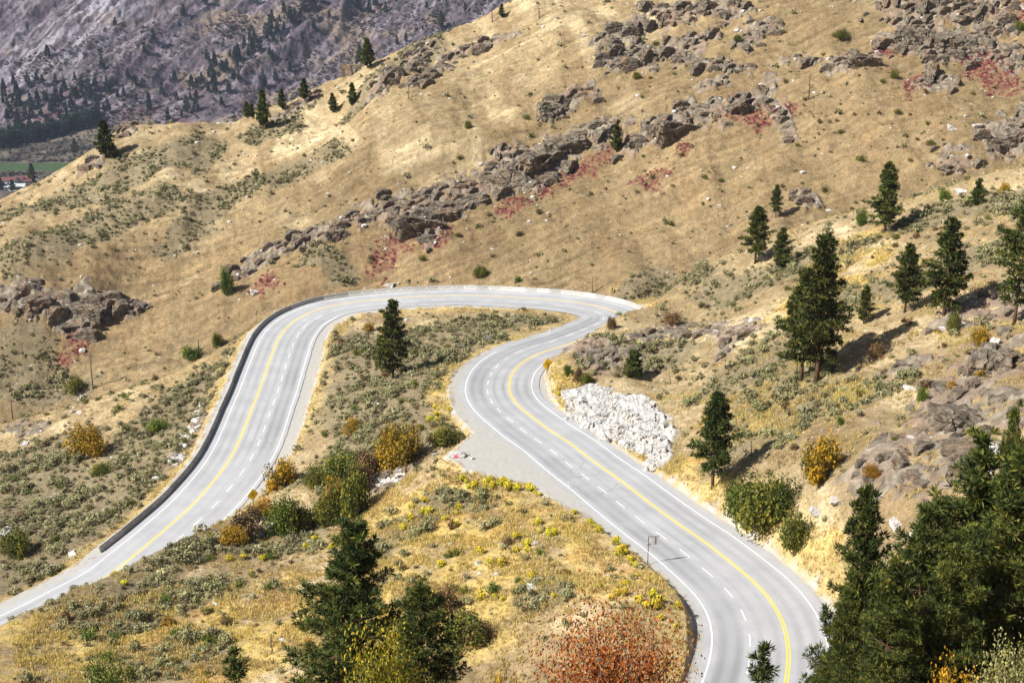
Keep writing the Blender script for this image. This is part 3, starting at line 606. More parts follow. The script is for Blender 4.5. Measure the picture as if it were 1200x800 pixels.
# ------------------------------------------------------------------ pines
def pine_parts(seed, H=16., R=3.0, base=.18, whorls=22, per=5, tuft=.5, tw=.16, tk=9, shape=1.0, bare=.15, fork=False, steps=4, trunk_r=None):
    """a trunk with limbs, and a crown of needle tufts carried on them"""
    rng = np.random.default_rng(seed); r0 = trunk_r or H * .017
    zz = np.linspace(0, 1, 9); bend = np.cumsum(rng.normal(0, .006 * H, (9, 2)), 0) * .5; bend -= bend[:1]
    path = np.c_[bend, zz * H * .985]; path[0, 2] = -.6
    parts = [tube(path, r0 * (1 - zz * .93), 8)]; C, A, Ls = [], [], []
    for w in range(whorls):
        t = base + (1 - base) * (max(w + rng.uniform(-.3, .3), 0) / whorls) ** .92; t = min(max(t, base * .8), .985)
        p0 = np.array([np.interp(t, zz, path[:, 0]), np.interp(t, zz, path[:, 1]), t * H])
        q = (t - base) / (1 - base)
        prof = (min(1, max(q + .10, .02) / .34) ** .7) * (1 - max(q, 0)) ** (.92 * shape) * rng.uniform(.72, 1.15) + .05
        n = per if q < .85 else max(3, per - 1); a0 = rng.uniform(0, 6.28)
        for k_ in range(n):
            if rng.random() < bare: continue
            a = a0 + k_ * 6.283 / n + rng.normal(0, .35); Lb = R * prof * rng.choice((.45, .75, .95, 1.05, 1.25)) * rng.uniform(.85, 1.1) + .12
            el = -.25 + q * .75 + rng.normal(0, .12); d = np.array([math.cos(a) * math.cos(el), math.sin(a) * math.cos(el), math.sin(el)])
            ts = np.linspace(0, 1, 5); bp = p0 + d * (ts * Lb)[:, None]; bp[:, 2] += (ts ** 2) * Lb * rng.uniform(.02, .22)
            if Lb > .5: parts.append(tube(bp, r0 * .28 * (1 - .75 * ts) * (.4 + .6 * Lb / R), 4))
            m = max(2, int(steps * Lb / R + 1.5))
            for tt in np.linspace(.38 if Lb > 1.0 else .15, 1.0, m):
                pc = np.array([np.interp(tt, ts, bp[:, i]) for i in range(3)]); side = np.array([-d[1], d[0], 0])
                for sgn in (-1, 0, 1):
                    if rng.random() < (.25 if sgn else .08): continue
                    off = side * sgn * Lb * (1.05 - tt * .55) * rng.uniform(.15, .42)
                    C.append(pc + off + rng.normal(0, .10 * tuft, 3) + np.array([0, 0, rng.uniform(0, .3) * tuft])); A.append(unit(d * .6 + side * sgn * .7 + np.array([0, 0, .55]))); Ls.append(tuft * rng.uniform(.75, 1.25))
    top = np.array([path[-1, 0], path[-1, 1], H * .98])
    for _ in range(5): C.append(top + rng.normal(0, .1 * tuft, 3) + np.array([0, 0, -rng.uniform(0, .06) * H])); A.append(np.array([0, 0, 1.])); Ls.append(tuft)
    C, A, Ls = np.array(C), np.array(A), np.array(Ls)
    V, F = spikes(rng, C, A, Ls, tw, tk, .75)
    tn = np.clip(np.repeat(rng.beta(2, 2.6, len(C)), tk * 4) + np.repeat(rng.normal(0, .14, len(C) * tk), 4), 0, 1)
    tv, tf = join(parts)
    return mesh_data('trunk', tv, fix_quads(tf), M_BARK, True), mesh_data('crown', V, F, M_NEEDLE, False, {'tint': tn})
def up_h(p, vtop):                       # height that brings the tip to that line of sight
    _, yy, zz = ray(600, vtop); return max(.6, zz / yy * p.y - p.z)
PINES = {}
def pine_kind(key, **kw):
    if key not in PINES: PINES[key] = pine_parts(**kw) + (kw.get('H', 16.),)
    return PINES[key]
def set_pine(kind, p, H, rz, label, group=None, wide=1.0):
    tr, cr, h0 = PINES[kind]; s = H / h0
    o = empty('pine_tree', p, rz, (s * wide, s * wide, s)); tag(o, label, 'pine tree', group)
    put('trunk', tr, o); put('crown', cr, o); return o
for i in range(4): pine_kind('mid%d' % i, seed=20 + i, H=16., R=3.9 + .4 * (i % 2), base=.14 + .05 * (i % 3), whorls=22, per=5, tuft=.70, tw=.18, tk=14, steps=7, bare=.13)
pine_kind('open', seed=31, H=18., R=4.6, base=.22, whorls=15, per=5, tuft=.8, tw=.19, tk=14, steps=8, shape=.5, bare=.25)
pine_kind('twin', seed=33, H=20., R=4.6, base=.22, whorls=23, per=6, tuft=.74, tw=.17, tk=14, steps=8, bare=.17)
pine_kind('young', seed=35, H=6., R=1.6, base=.05, whorls=11, per=5, tuft=.55, tw=.15, tk=12, steps=4, bare=.15)
for i in range(3): pine_kind('near%d' % i, seed=40 + i, H=13., R=3.2 + .4 * (i % 2), base=.10, whorls=27, per=6, tuft=.35, tw=.052, tk=20, steps=11, bare=.1)
pine_kind('tip', seed=47, H=6., R=.75, base=.1, whorls=12, per=4, tuft=.34, tw=.05, tk=20, steps=3, bare=.15)
for i in range(2): pine_kind('small%d' % i, seed=50 + i, H=12., R=2.9, base=.12, whorls=15, per=5, tuft=.95, tw=.34, tk=10, steps=4, bare=.15)
# (pixel of the foot, pixel row of the tip, kind, width factor, label)
for u, v, vt, kd, wd_, lab in [
    (461, 443, 352, 'mid0', 1.05, 'lone dark pine standing in the sagebrush inside the hairpin bend'),
    (957, 448, 277, 'twin', 1.0, 'largest slope pine, broad and dark, long shadow thrown to its right'),
    (938, 447, 318, 'mid1', 1.0, 'slimmer pine hugging the left flank of the largest slope pine'),
    (835, 571, 461, 'mid2', 1.05, 'dark pine beside the near road, above the green roadside shrub'),
    (1037, 272, 191, 'mid3', 1.1, 'tall pine with a yellow bush at its foot, on the upper right slope'),
    (909, 254, 217, 'mid1', .95, 'small pine at the gully edge with a dark shadow patch beside it'),
    (885, 309, 243, 'mid2', 1.25, 'wider of the two pines on the spur crest above the road bend'),
    (915, 315, 267, 'mid0', 1.2, 'shorter right-hand one of the two pines on the spur crest'),
    (1012, 379, 335, 'mid3', 1.15, 'short thin pine right of the largest slope pine'),
    (1060, 366, 287, 'mid1', 1.1, 'medium pine between the short thin pine and the tall straight pine'),
    (1106, 370, 256, 'mid0', 1.05, 'tall straight pine with an orange shrub below it to its right'),
    (1188, 381, 244, 'open', 1.0, 'open-crowned pine with bare limbs at the right edge of the slope'),
    (1145, 240, 210, 'young', 1.0, 'bushy young pine high on the right slope beside pale rocks'),
    (742, 443, 411, 'young', 1.25, 'bushy young pine on the rocky spur above the white rock face'),
    (722, 178, 146, 'small0', .9, 'single small pine on the long rock band of the tan hillside'),
    (309, 151, 106, 'small1', .75, 'tallest dark pine on the crest of the tan hill'),
    (331, 129, 105, 'small0', .9, 'rounded pine just right of the tallest crest pine'),
    (290, 139, 120, 'small0', 1.2, 'squat pine just left of the tallest crest pine'),
    (296, 140, 122, 'small1', .9, 'thin pine touching the squat crest pine'),
    (357, 118, 93, 'small1', 1.2, 'spreading pine on the rocky crest knob'),
    (390, 132, 110, 'small0', 1.0, 'dark pine standing alone below the rocky crest knob'),
    (413, 124, 98, 'small1', .95, 'narrow pine on pale grass below the dark crest cliff'),
    (431, 80, 46, 'small0', 1.0, 'dense dark pine on the crest cliff'),
    (422, 80, 54, 'small1', 1.0, 'shorter pine crowded against the dense crest cliff pine'),
    (124, 185, 142, 'small1', 1.1, 'large open pine at the left end of the sagebrush ridge'),
    (133, 186, 168, 'small0', 1.3, 'low pine at the foot of the large open ridge pine'),
    (88, 180, 162, 'small0', .95, 'small pine on the ridge edge above the green field'),
    (38, 214, 192, 'small0', 1.0, 'pale-green pine by the ridge edge close to the red-roofed buildings'),
    (15, 225, 211, 'small1', 1.2, 'little dark pine in front of the white buildings'),
    (1, 224, 208, 'small0', 1.2, 'pine cut by the left picture edge beside the white buildings'),
    (588, 21, 5, 'small0', 1.0, 'small pine alone on the highest visible grass crest'),
    (517, 33, 13, 'small1', 1.0, 'thick pine on the upper skyline'),
    (476, 50, 39, 'small0', 1.0, 'first of two small pines on the skyline ridge'),
    (465, 53, 42, 'small1', 1.0, 'second of two small pines on the skyline ridge'),
    (545, 14, 3, 'small0', 1.0, 'stubby pine on the skyline below the thick pine')]:
    p = hit(u, v); set_pine(kd, p, up_h(p, vt), random.uniform(0, 6.28), lab, None, wd_)
# pines rooted on the steep slope below the viewpoint: (pixel column, row of the tip, distance, kind, width, label)
for u, vt, Y, kd, wd_, lab in [
    (413, 610, 72, 'near0', 1.2, 'tallest pine in the left foreground, open crown over the grass'),
    (490, 686, 64, 'near1', 1.15, 'dense dark pine right of the tallest left foreground pine'),
    (272, 762, 66, 'tip', 1.2, 'young pine tip poking up alone at the bottom left'),
    (893, 757, 50, 'tip', 1.15, 'small pine top in front of the near road'),
    (1018, 574, 56, 'near0', .75, 'leftmost tall pine of the right foreground stand'),
    (1086, 592, 52, 'near1', 1.0, 'pine second from left in the right foreground stand'),
    (1152, 512, 58, 'near2', 1.0, 'tallest pine of the right foreground stand'),
    (1205, 528, 54, 'near0', 1.0, 'pine cut by the right picture edge in the foreground stand'),
    (1050, 655, 46, 'near2', .9, 'short front pine at the left of the right foreground stand'),
    (1122, 640, 47, 'near1', .95, 'short front pine in the middle of the right foreground stand'),
    (992, 690, 47, 'near1', .62, 'small pine leaning over the near road edge'),
    (1188, 480, 64, 'near1', .35, 'slim pine top behind the right foreground stand')]:
    x, yy, zz = ray(u, vt); X = x / yy * Y; gz = float(ground_z(X, Y)); set_pine(kd, Vector((X, Y, gz)), zz / yy * Y - gz, random.uniform(0, 6.28), lab, None, wd_)

# ------------------------------------------------------------------ far mountain trees
def far_pine(seed, H=18., R=3.4):
    rng = np.random.default_rng(seed); n = 95; t = rng.beta(1.2, 1.5, n); r = R * (1 - t) ** .85 * rng.uniform(.35, 1.05, n) + .15; a = rng.uniform(0, 6.28, n)
    C = np.c_[r * np.cos(a), r * np.sin(a), (.10 + .88 * t) * H]; ax = unit(np.c_[np.cos(a) * .6, np.sin(a) * .6, np.full(n, .5)])
    V, F = spikes(rng, C, ax, np.full(n, 2.4), 1.5, 5, .7); tv, tf = tube([(0, 0, -1), (0, 0, H * .6), (0, 0, H * .98)], [.35, .2, .05], 5); tt = fix_quads(tf)
    tt = np.c_[tt, tt[:, 2]]; V2 = np.r_[V, tv]; return V2, F, tint4(rng, len(F)), (tv, tf)
FARP = []
for i in range(3):
    V, F, tn, _ = far_pine(60 + i, 18, 3.0 + i * .5); FARP.append(mesh_data('pine_tree', V[:len(F) * 4], F, M_NEEDLE_FAR, False, {'tint': tn}))
spots = [(120,82),(23,125),(4,122),(43,98),(44,120),(52,115),(66,120),(72,117),(95,110),(104,108),(112,105),(125,103),(115,128),(158,100),(180,52),(175,128),(207,118),(223,118),(230,116),(219,132),(175,130),(252,110),(244,109),(268,108),(273,95),(280,95),(243,72),(252,80),(320,72),(330,50),(323,95),(347,30),(368,36),(293,50),(340,85),(213,138),(197,144),(260,125),(13,135),(30,140),(60,132),(84,128),(56,68),(135,30),(170,64),(215,18),(240,6),(300,6),(285,76),(310,105),(316,66),(145,112),(138,115),(128,112),(20,112),(88,96),(76,108),(36,128),(8,140),(48,138),(100,124),(20,150),(35,150),(70,140),(90,140),(160,120),(190,112),(205,95),(150,92),(230,130),(420,12),(440,8),(452,15),(405,20),(412,6),(433,18),(386,22),(500,10)]
for t in np.linspace(0, 1, 52):
    u = np.interp(t, [0, .3, .5, .75, 1], [368, 325, 292, 262, 228]); v = np.interp(t, [0, .3, .5, .75, 1], [2, 38, 58, 84, 104]); spots.append((u + RNG.normal(0, 8), v + RNG.normal(0, 5)))
for _ in range(46): spots.append((RNG.uniform(0, 140), RNG.uniform(96, 150)))
for (u, v) in spots:
    p = first_hit(u, max(v, 1), GZ)
    if p[1] < 1000: continue
    o = put('pine_tree', FARP[RNG.integers(3)], None, (p[0], p[1], float(ground_z(p[0], p[1])) - .5), (0, 0, RNG.uniform(0, 6.28)), (s := RNG.uniform(.55, 1.15), s, s * RNG.uniform(.9, 1.25)))
    tag(o, 'small dark pine scattered on the purple-grey far mountain', 'pine tree', 'pines on the far mountain')
def stuff_mesh(name, items, mat, label, cat, attr='tint'):
    """items: list of (V, F, tint)"""
    V, F = join([(a, b) for a, b, _ in items]); return tag(mesh_np(name, V, F, mat, False, attrs={attr: np.concatenate([t for _, _, t in items])}), label, cat, None, 'stuff')
def scatter_mesh(rng, base, P, S, RZ, flatten=None):
    """copies of one small shape (V,F,tint) at points P with scale and turn"""
    V, F, tn = base; n, m = len(P), len(V); c_, s_ = np.cos(RZ), np.sin(RZ); S = np.asarray(S)
    x = (V[None, :, 0] * c_[:, None] - V[None, :, 1] * s_[:, None]) * S[:, None]; y = (V[None, :, 0] * s_[:, None] + V[None, :, 1] * c_[:, None]) * S[:, None]; z = V[None, :, 2] * S[:, None] * (flatten[:, None] if flatten is not None else 1)
    W_ = np.stack([x, y, z], -1) + P[:, None]; FF = (F[None] + (np.arange(n) * m)[:, None, None]).reshape(-1, F.shape[1])
    tt = np.clip(tn[None] + rng.normal(0, .2, (n, 1)), 0, 1).ravel(); return W_.reshape(-1, 3), FF, tt
items = []
for i in range(3):
    V, F, tn, _ = far_pine(70 + i, 19, 3.6); V = V[:len(F) * 4]; P = []
    for _ in range(75):
        t = RNG.uniform(0, 1); u = t * 118 - 4 + RNG.normal(0, 2); v = 176 - 30 * t ** 1.3 - RNG.uniform(0, 12) * (1 - .6 * t); p = first_hit(u, v, GZ); P.append((p[0], p[1], float(ground_z(p[0], p[1])) - .5))
    n = len(P); items.append(scatter_mesh(RNG, (V, F, tn), np.array(P), RNG.uniform(.75, 1.15, n), RNG.uniform(0, 6.28, n)))
stuff_mesh('forest', items, M_NEEDLE_FAR, 'dense band of dark conifers at the foot of the far mountain', 'forest')

# ------------------------------------------------------------------ leafy shrubs
def shrub_parts(seed, leaf, n, R=1.0, H=1.0, mat=None, stems=9, clump=16, sparse=0., up=.35):
    rng = np.random.default_rng(seed); cc = []
    for _ in range(clump):
        a = rng.uniform(0, 6.28); e = rng.uniform(.0, 1.25); r = rng.uniform(.25, .80)
        cc.append((math.cos(a) * math.cos(e) * r * R, math.sin(a) * math.cos(e) * r * R, (.12 + .80 * math.sin(e) * r) * H, rng.uniform(.28, .46)))
    cc = np.array(cc); w = rng.integers(0, clump, n); g = unit(rng.normal(0, 1, (n, 3))) * (rng.uniform(0, 1, n) ** (.45 + sparse))[:, None]
    C = cc[w, :3] + g * cc[w, 3:4] * np.array([R, R, H * .9]); C[:, 2] = np.maximum(C[:, 2], .02)
    C[:, 2] *= H / C[:, 2].max()
    V, F = leaves(rng, C, leaf, up, g * .8); tn = np.clip(np.repeat(rng.uniform(.1, .8, clump)[w] + rng.normal(0, .22, n), 4), 0, 1)
    st = []
    for k_ in range(stems):
        e = cc[k_ % clump, :3]; b0 = np.array([rng.normal(0, .08 * R), rng.normal(0, .08 * R), -.12 * H]); md = (b0 + e) / 2 + rng.normal(0, .07, 3) * R
        st.append(tube([b0, md, e], np.array([.035, .022, .008]) * max(R, .5), 4))
    sv, sf = join(st); return mesh_data('stems', sv, fix_quads(sf), M_TWIG, True), mesh_data('leaves', V, F, mat, False, {'tint': tn})
SH = {}
def set_shrub(kind, p, w, h, label, cat='shrub', group=None, name='shrub'):
    st, lv = SH[kind]; o = empty(name, p, random.uniform(0, 6.28), (w / 2, w / 2, h)); tag(o, label, cat, group); put('stems', st, o); put('leaves', lv, o); return o
for nm, mt_, sd in (('orange', M_ORANGE, 80), ('olive', M_OLIVE, 82), ('green', M_GREEN, 84), ('brown', M_BROWN, 86)):
    SH[nm] = shrub_parts(sd, .085, 3600, mat=mt_, clump=26); SH[nm + '2'] = shrub_parts(sd + 1, .09, 3300, mat=mt_, clump=20)
for u, v, w, h, kd, lab in [   # foot pixel, width and height in pixels
    (468, 545, 52, 46, 'orange', 'bright orange-leaved shrub at the left end of the gravel turnout'),
    (331, 571, 36, 36, 'orange2', 'round orange-green shrub at the inner edge of the left road leg'),
    (105, 532, 42, 32, 'orange', 'rust-orange shrub alone on the sagebrush knoll left of the barrier'),
    (333, 627, 36, 46, 'green', 'upright yellow-green shrub among white rocks below the left road leg'),
    (384, 614, 35, 42, 'olive2', 'rounded olive shrub right of the yellow-green shrub'),
    (414, 604, 46, 60, 'olive2', 'tall dark olive shrub behind the rounded olive shrub'),
    (287, 624, 44, 26, 'brown', 'low rust-brown shrub beside the yellow warning sign'),
    (310, 604, 34, 19, 'orange2', 'small rust shrub directly behind the yellow-green shrub'),
    (405, 560, 54, 30, 'olive', 'dark green shrub left of the bright orange shrub'),
    (432, 556, 40, 26, 'brown', 'brownish shrub tucked against the bright orange shrub'),
    (372, 570, 30, 26, 'olive2', 'small olive shrub above the rounded olive shrub'),
    (960, 559, 48, 50, 'orange2', 'tall golden-olive shrub on the slope right of the near road'),
    (893, 618, 72, 58, 'olive2', 'big dark green shrub at the right edge of the near road'),
    (930, 640, 38, 42, 'olive2', 'dense dark shrub just below the big roadside shrub'),
    (862, 590, 26, 26, 'olive2', 'small green shrub at the foot of the roadside pine'),
    (266, 345, 15, 32, 'green', 'bright green columnar shrub against the dark rock band'),
    (225, 420, 27, 13, 'green2', 'low bright green shrub at the lip of the gully'),
    (255, 406, 14, 16, 'olive', 'small dark green shrub near the barrier top bend'),
    (88, 459, 24, 18, 'olive2', 'dark green shrub in the gully by the utility pole'),
    (562, 323, 20, 11, 'olive', 'olive shrub alone on the tan slope above the hairpin'),
    (607, 330, 9, 6, 'green2', 'tiny yellow-green shrub just above the hairpin barrier'),
    (1148, 403, 22, 18, 'orange', 'vivid orange shrub on the slope below the tall straight pine'),
    (1117, 388, 16, 22, 'olive', 'olive-gold shrub beside the rocks under the tall straight pine'),
    (1009, 264, 15, 17, 'green2', 'yellow bush at the foot of the tall upper-slope pine'),
    (1176, 228, 12, 13, 'orange', 'small orange-yellow shrub right of the bushy young pine'),
    (1106, 236, 14, 14, 'green', 'light green shrub left of the bushy young pine'),
    (716, 385, 12, 13, 'brown', 'brown bush at the tip of the rocky spur'),
    (677, 446, 13, 15, 'brown', 'brown bush at the roadside foot of the spur'),
    (688, 450, 16, 13, 'olive', 'green bush right of the brown spur-foot bush'),
    (665, 440, 11, 12, 'green2', 'yellow-green bush left of the brown spur-foot bush'),
    (786, 380, 22, 13, 'brown', 'brown-green bush among sagebrush high on the spur'),
    (1026, 420, 22, 18, 'brown', 'rusty brown shrub in the long pine shadow'),
    (546, 752, 62, 34, 'olive', 'dark olive thicket right of the left foreground pines'),
    (520, 520, 36, 22, 'olive2', 'grey-green rounded shrub above the gravel turnout'),
    (18, 650, 36, 26, 'olive', 'dark green shrub near the left picture edge above the road'),
    (118, 556, 24, 14, 'olive2', 'dark shrub below the rust-orange shrub on the knoll'),
    (185, 505, 26, 14, 'green', 'yellow-green shrub on the knoll beside the white rock strip'),
    (1080, 470, 15, 14, 'green2', 'small yellow-green bush on the rocky right slope'),
    (1022, 560, 18, 16, 'orange', 'golden bush at the left end of the rocky right slope'),
    (985, 498, 11, 9, 'green2', 'bright yellow bush alone on the straw slope'),
    (745, 92, 10, 7, 'olive', 'small olive bush near the top of the tan hillside'),
    (985, 45, 18, 10, 'olive2', 'olive bush on the upper tan hillside'),
    (1048, 92, 11, 9, 'olive', 'olive bush beside the red sumac on the upper hillside'),
    (1194, 36, 10, 10, 'green', 'green bush at the top right corner'),
    (548, 150, 9, 8, 'olive', 'tiny olive bush in the middle of the tan hillside'),
    (865, 48, 12, 7, 'olive2', 'low olive bush in the pale draw of the upper hillside'),
    (352, 622, 34, 30, 'olive', 'olive shrub between the yellow-green shrub and the rounded olive shrub'),
    (425, 575, 34, 34, 'brown', 'dark rust shrub between the tall dark olive shrub and the white stones'),
    (396, 596, 30, 36, 'orange2', 'golden shrub between the rounded and the tall dark olive shrubs'),
    (275, 636, 30, 20, 'orange', 'low rusty shrub at the lower left end of the thicket'),
    (868, 606, 44, 38, 'green2', 'lighter yellow-green shrub at the left of the big roadside shrub'),
    (912, 600, 44, 44, 'olive2', 'upper olive shrub behind the big roadside shrub'),
    (455, 516, 20, 14, 'brown', 'small rust bush left above the bright orange shrub'),
    (560, 752, 40, 22, 'brown', 'russet bush at the right of the dark olive thicket'),
    (522, 716, 40, 26, 'brown', 'russet bush behind the dense dark foreground pine'),
    (415, 508, 22, 18, 'orange2', 'faded orange bush inside the hairpin below the lone pine'),
    (432, 388, 12, 10, 'orange', 'small orange bush behind the lone hairpin pine')]:
    p = hit(u, v); px = p.length / F_PX; set_shrub(kd, p, w * px * 1.2, h * px * 1.18, lab)
# close shrubs rooted below the picture
SH['red'] = shrub_parts(90, .024, 16000, mat=M_RED, stems=120, clump=130, sparse=.02); M_GOLD = leaf_material('golden_leaves', [(0, (.11, .10, .014)), (.45, (.27, .22, .02)), (.8, (.42, .30, .025)), (1, (.52, .34, .03))], .1, .3)
SH['gold'] = shrub_parts(91, .042, 5200, mat=M_GOLD, stems=24, clump=26, sparse=.2)
M_PALEB = leaf_material('pale_olive_leaves', [(0, (.13, .12, .05)), (.5, (.26, .23, .09)), (1, (.42, .37, .15))], .1, .3)
SH['pale'] = shrub_parts(95, .04, 5200, mat=M_PALEB, stems=24, clump=26, sparse=.2)
SH['lime'] = shrub_parts(92, .045, 5000, mat=M_GREEN, stems=20, clump=22, sparse=.2); SH['flame'] = shrub_parts(93, .06, 2600, mat=M_ORANGE, stems=16, clump=16, sparse=.2)
for u, vt, Y, w, kd, lab in [
    (724, 680, 44, 8.0, 'red', 'big red-orange leaved shrub in the foreground hiding the road edge'),
    (440, 716, 60, 6.0, 'gold', 'yellow-olive shrub at the foot of the left foreground pines'),
    (124, 754, 104, 7.8, 'lime', 'broad light green shrub at the bottom left corner'),
    (597, 752, 60, 2.6, 'flame', 'small flame-orange shrub left of the big red shrub'),
    (1128, 758, 44, 2.6, 'flame', 'golden orange shrub under the right foreground pines'),
    (1192, 730, 42, 3.6, 'pale', 'pale olive shrub at the bottom right corner'),
    (225, 768, 62, 1.9, 'flame', 'tiny orange shrub at the bottom picture edge')]:
    x, yy, zz = ray(u, vt); X = x / yy * Y; gz = float(ground_z(X, Y)); set_shrub(kd, Vector((X, Y, gz)), w, zz / yy * Y - gz, lab)

# small shrubs dotted through the straw and the sage, too many and too alike to tell apart
def dotted(poly_, n_, kinds, lab, grp, h0, h1):
    us, vs = [a for a, _ in poly_], [b for _, b in poly_]; k_ = 0
    while k_ < n_:
        u, v = random.uniform(min(us), max(us)), random.uniform(min(vs), max(vs)); c_ = False
        for i in range(len(poly_)):
            (x1, y1), (x2, y2) = poly_[i], poly_[i - 1]
            if (y1 > v) != (y2 > v) and u < (x2 - x1) * (v - y1) / (y2 - y1) + x1: c_ = not c_
        if not c_: continue
        p = hit(u, v)
        if look(DR, np.array([p.x]), np.array([p.y]))[0] < 1.5: continue
        h = random.uniform(h0, h1); st, lv = SM[random.choice(kinds)]; o = put('small_shrub', lv, None, p, (0, 0, random.uniform(0, 6.28)), (h * random.uniform(.7, 1.1), h * random.uniform(.7, 1.1), h)); tag(o, lab, 'shrub', grp); k_ += 1
SM = {k_: shrub_parts(170 + i, .17, 420, mat=m_, clump=12) for i, (k_, m_) in enumerate((('a', M_OLIVE), ('b', M_BROWN), ('c', M_GREEN), ('d', M_ORANGE)))}
for st, lv in SM.values(): lv.name = 'small_shrub'
dotted([(20, 750), (250, 650), (430, 640), (560, 590), (700, 650), (640, 720), (540, 790), (60, 795)], 60, 'aaabbccd', 'small olive, brown or green shrub dotted in the foreground grass', 'small shrubs in the foreground grass', .5, 1.3)
dotted([(370, 540), (400, 390), (620, 365), (520, 420), (500, 500), (420, 560)], 36, 'aaabbc', 'small olive or brown shrub among the sagebrush inside the hairpin', 'small shrubs inside the hairpin', .6, 1.4)
dotted([(5, 680), (5, 500), (230, 430), (290, 400), (230, 520), (130, 620)], 40, 'aaabbbc', 'small olive or brown shrub among the sagebrush outside the left road leg', 'small shrubs on the left knoll', .6, 1.5)
dotted([(700, 430), (960, 290), (1180, 240), (1190, 480), (1000, 560), (880, 560), (790, 450)], 44, 'abbbd', 'small brown or olive shrub dotted on the straw slope right of the road', 'small shrubs on the right slope', .5, 1.2)
dotted([(420, 320), (520, 200), (700, 40), (1190, 40), (1180, 150), (860, 280), (600, 325)], 60, 'aabb', 'small dark shrub dotted on the open tan hillside', 'small shrubs on the tan hillside', .7, 1.7)
# ------------------------------------------------------------------ sagebrush, yellow rabbitbrush, straw, sumac
def dome(seed, n, leaf, R=.6, H=.62):
    rng = np.random.default_rng(seed); k_ = 7; cc = np.c_[rng.uniform(-.45, .45, (k_, 2)) * R, rng.uniform(.35, .75, k_) * H]; w = rng.integers(0, k_, n)
    g = unit(rng.normal(0, 1, (n, 3))); C = cc[w] + g * rng.uniform(.55, 1, (n, 1)) ** .6 * np.array([.52 * R, .52 * R, .42 * H]); C[:, 2] = np.maximum(C[:, 2], .03)
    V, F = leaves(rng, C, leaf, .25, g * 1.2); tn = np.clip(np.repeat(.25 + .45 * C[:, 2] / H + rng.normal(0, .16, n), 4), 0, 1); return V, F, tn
SAGE_HI = [dome(100 + i, 190, .155) for i in range(4)]; SAGE_LO = [dome(110 + i, 56, .27) for i in range(3)]
def sample(n, r0, r1, a0=-22.4, a1=22.4):
    a = np.radians(RNG.uniform(a0, a1, n)); r = np.sqrt(RNG.uniform(r0 ** 2, r1 ** 2, n)); return r * np.sin(a), r * np.cos(a)
clump_n = lambda x, y: sstep(-.25, .35, fbm(x / 9, y / 9, 3, 201))
# area of the sampled sector
def area(r0, r1): return math.radians(44.8) / 2 * (r1 ** 2 - r0 ** 2)
def keep_by(density, x, y, dmax): return RNG.uniform(0, dmax, len(x)) < density(x, y)
def dens_sage(x, y):
    r = np.hypot(x, y); s = look(m_sage, x, y); d = .025 + .06 * (y < 300) + .05 * (y > 318) * sstep(-.2, .5, fbm(x / 25, y / 25, 3, 205)) + s * np.where(y > 318, 1.4, 1.35) * (.18 + clump_n(x, y)); d = np.where(look(GY, x, y) > 345, d, d)
    return d * (look(DR, x, y) > 1.6) * (look(RK, x, y) < .4) * (look(m_white, x, y) < .2)
dm = 1.75; n = int(area(92, 470) * dm); x, y = sample(n, 92, 470); kp = keep_by(dens_sage, x, y, dm); x, y = x[kp], y[kp]
sz = np.clip(RNG.lognormal(-.33, .5, len(x)), .28, 2.3) * np.where(y > 318, .92, 1.0); z = ground_z(x, y) - .05; P = np.c_[x, y, z]
pu, pv, pd = proj(P); vis = look(VIS.astype(float), x, y) > .5; inf = vis & (pu > 5) & (pu < 1195) & (pv > 5) & (pv < 795)
score = np.where(inf, sz / pd, 0); order = np.argsort(-score); ind = order[:300]; rest = order[300:]
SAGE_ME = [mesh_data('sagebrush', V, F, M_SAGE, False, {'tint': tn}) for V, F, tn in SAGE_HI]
def region(x, y):
    if y > 318: return 'far'
    off = look(OFF1p, x, y) ; o2 = look(OFF2p, x, y)
    return 'x'
st_all = np.array([s_near(a, b) for a, b in P[ind, :2]]); sgn = ((P[ind, 0] - ROAD[st_all, 0]) * RN[st_all, 0] + (P[ind, 1] - ROAD[st_all, 1]) * RN[st_all, 1])
for j, i in enumerate(ind):
    if sgn[j] > 0: lab, g = ('grey-green sagebrush on the straw slope right of the near road', 'sagebrush right of the road') if st_all[j] < S_TIP else ('grey-green sagebrush on the knoll outside the left road leg', 'sagebrush on the left knoll')
    elif P[i, 1] > 178 and P[i, 0] > -46: lab, g = 'grey-green sagebrush inside the hairpin bend', 'sagebrush inside the hairpin'
    else: lab, g = 'grey-green sagebrush on the grassy hill in front of the left road leg', 'sagebrush on the grassy hill'
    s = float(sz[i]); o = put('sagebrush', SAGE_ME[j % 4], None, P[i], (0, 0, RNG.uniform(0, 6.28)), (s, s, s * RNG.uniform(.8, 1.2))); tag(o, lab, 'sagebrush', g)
items = []
for q_ in range(7):
    ids = rest[q_::7]; nearq = P[ids, 1] < 300
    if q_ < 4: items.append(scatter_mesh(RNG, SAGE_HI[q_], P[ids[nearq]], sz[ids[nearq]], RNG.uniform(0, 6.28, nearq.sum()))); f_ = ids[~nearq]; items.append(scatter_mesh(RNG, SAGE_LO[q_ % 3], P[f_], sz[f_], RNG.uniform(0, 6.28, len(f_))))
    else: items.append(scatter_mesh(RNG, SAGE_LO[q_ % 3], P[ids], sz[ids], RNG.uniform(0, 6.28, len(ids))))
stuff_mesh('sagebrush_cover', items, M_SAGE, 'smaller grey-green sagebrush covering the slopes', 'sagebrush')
print('sage', len(P))
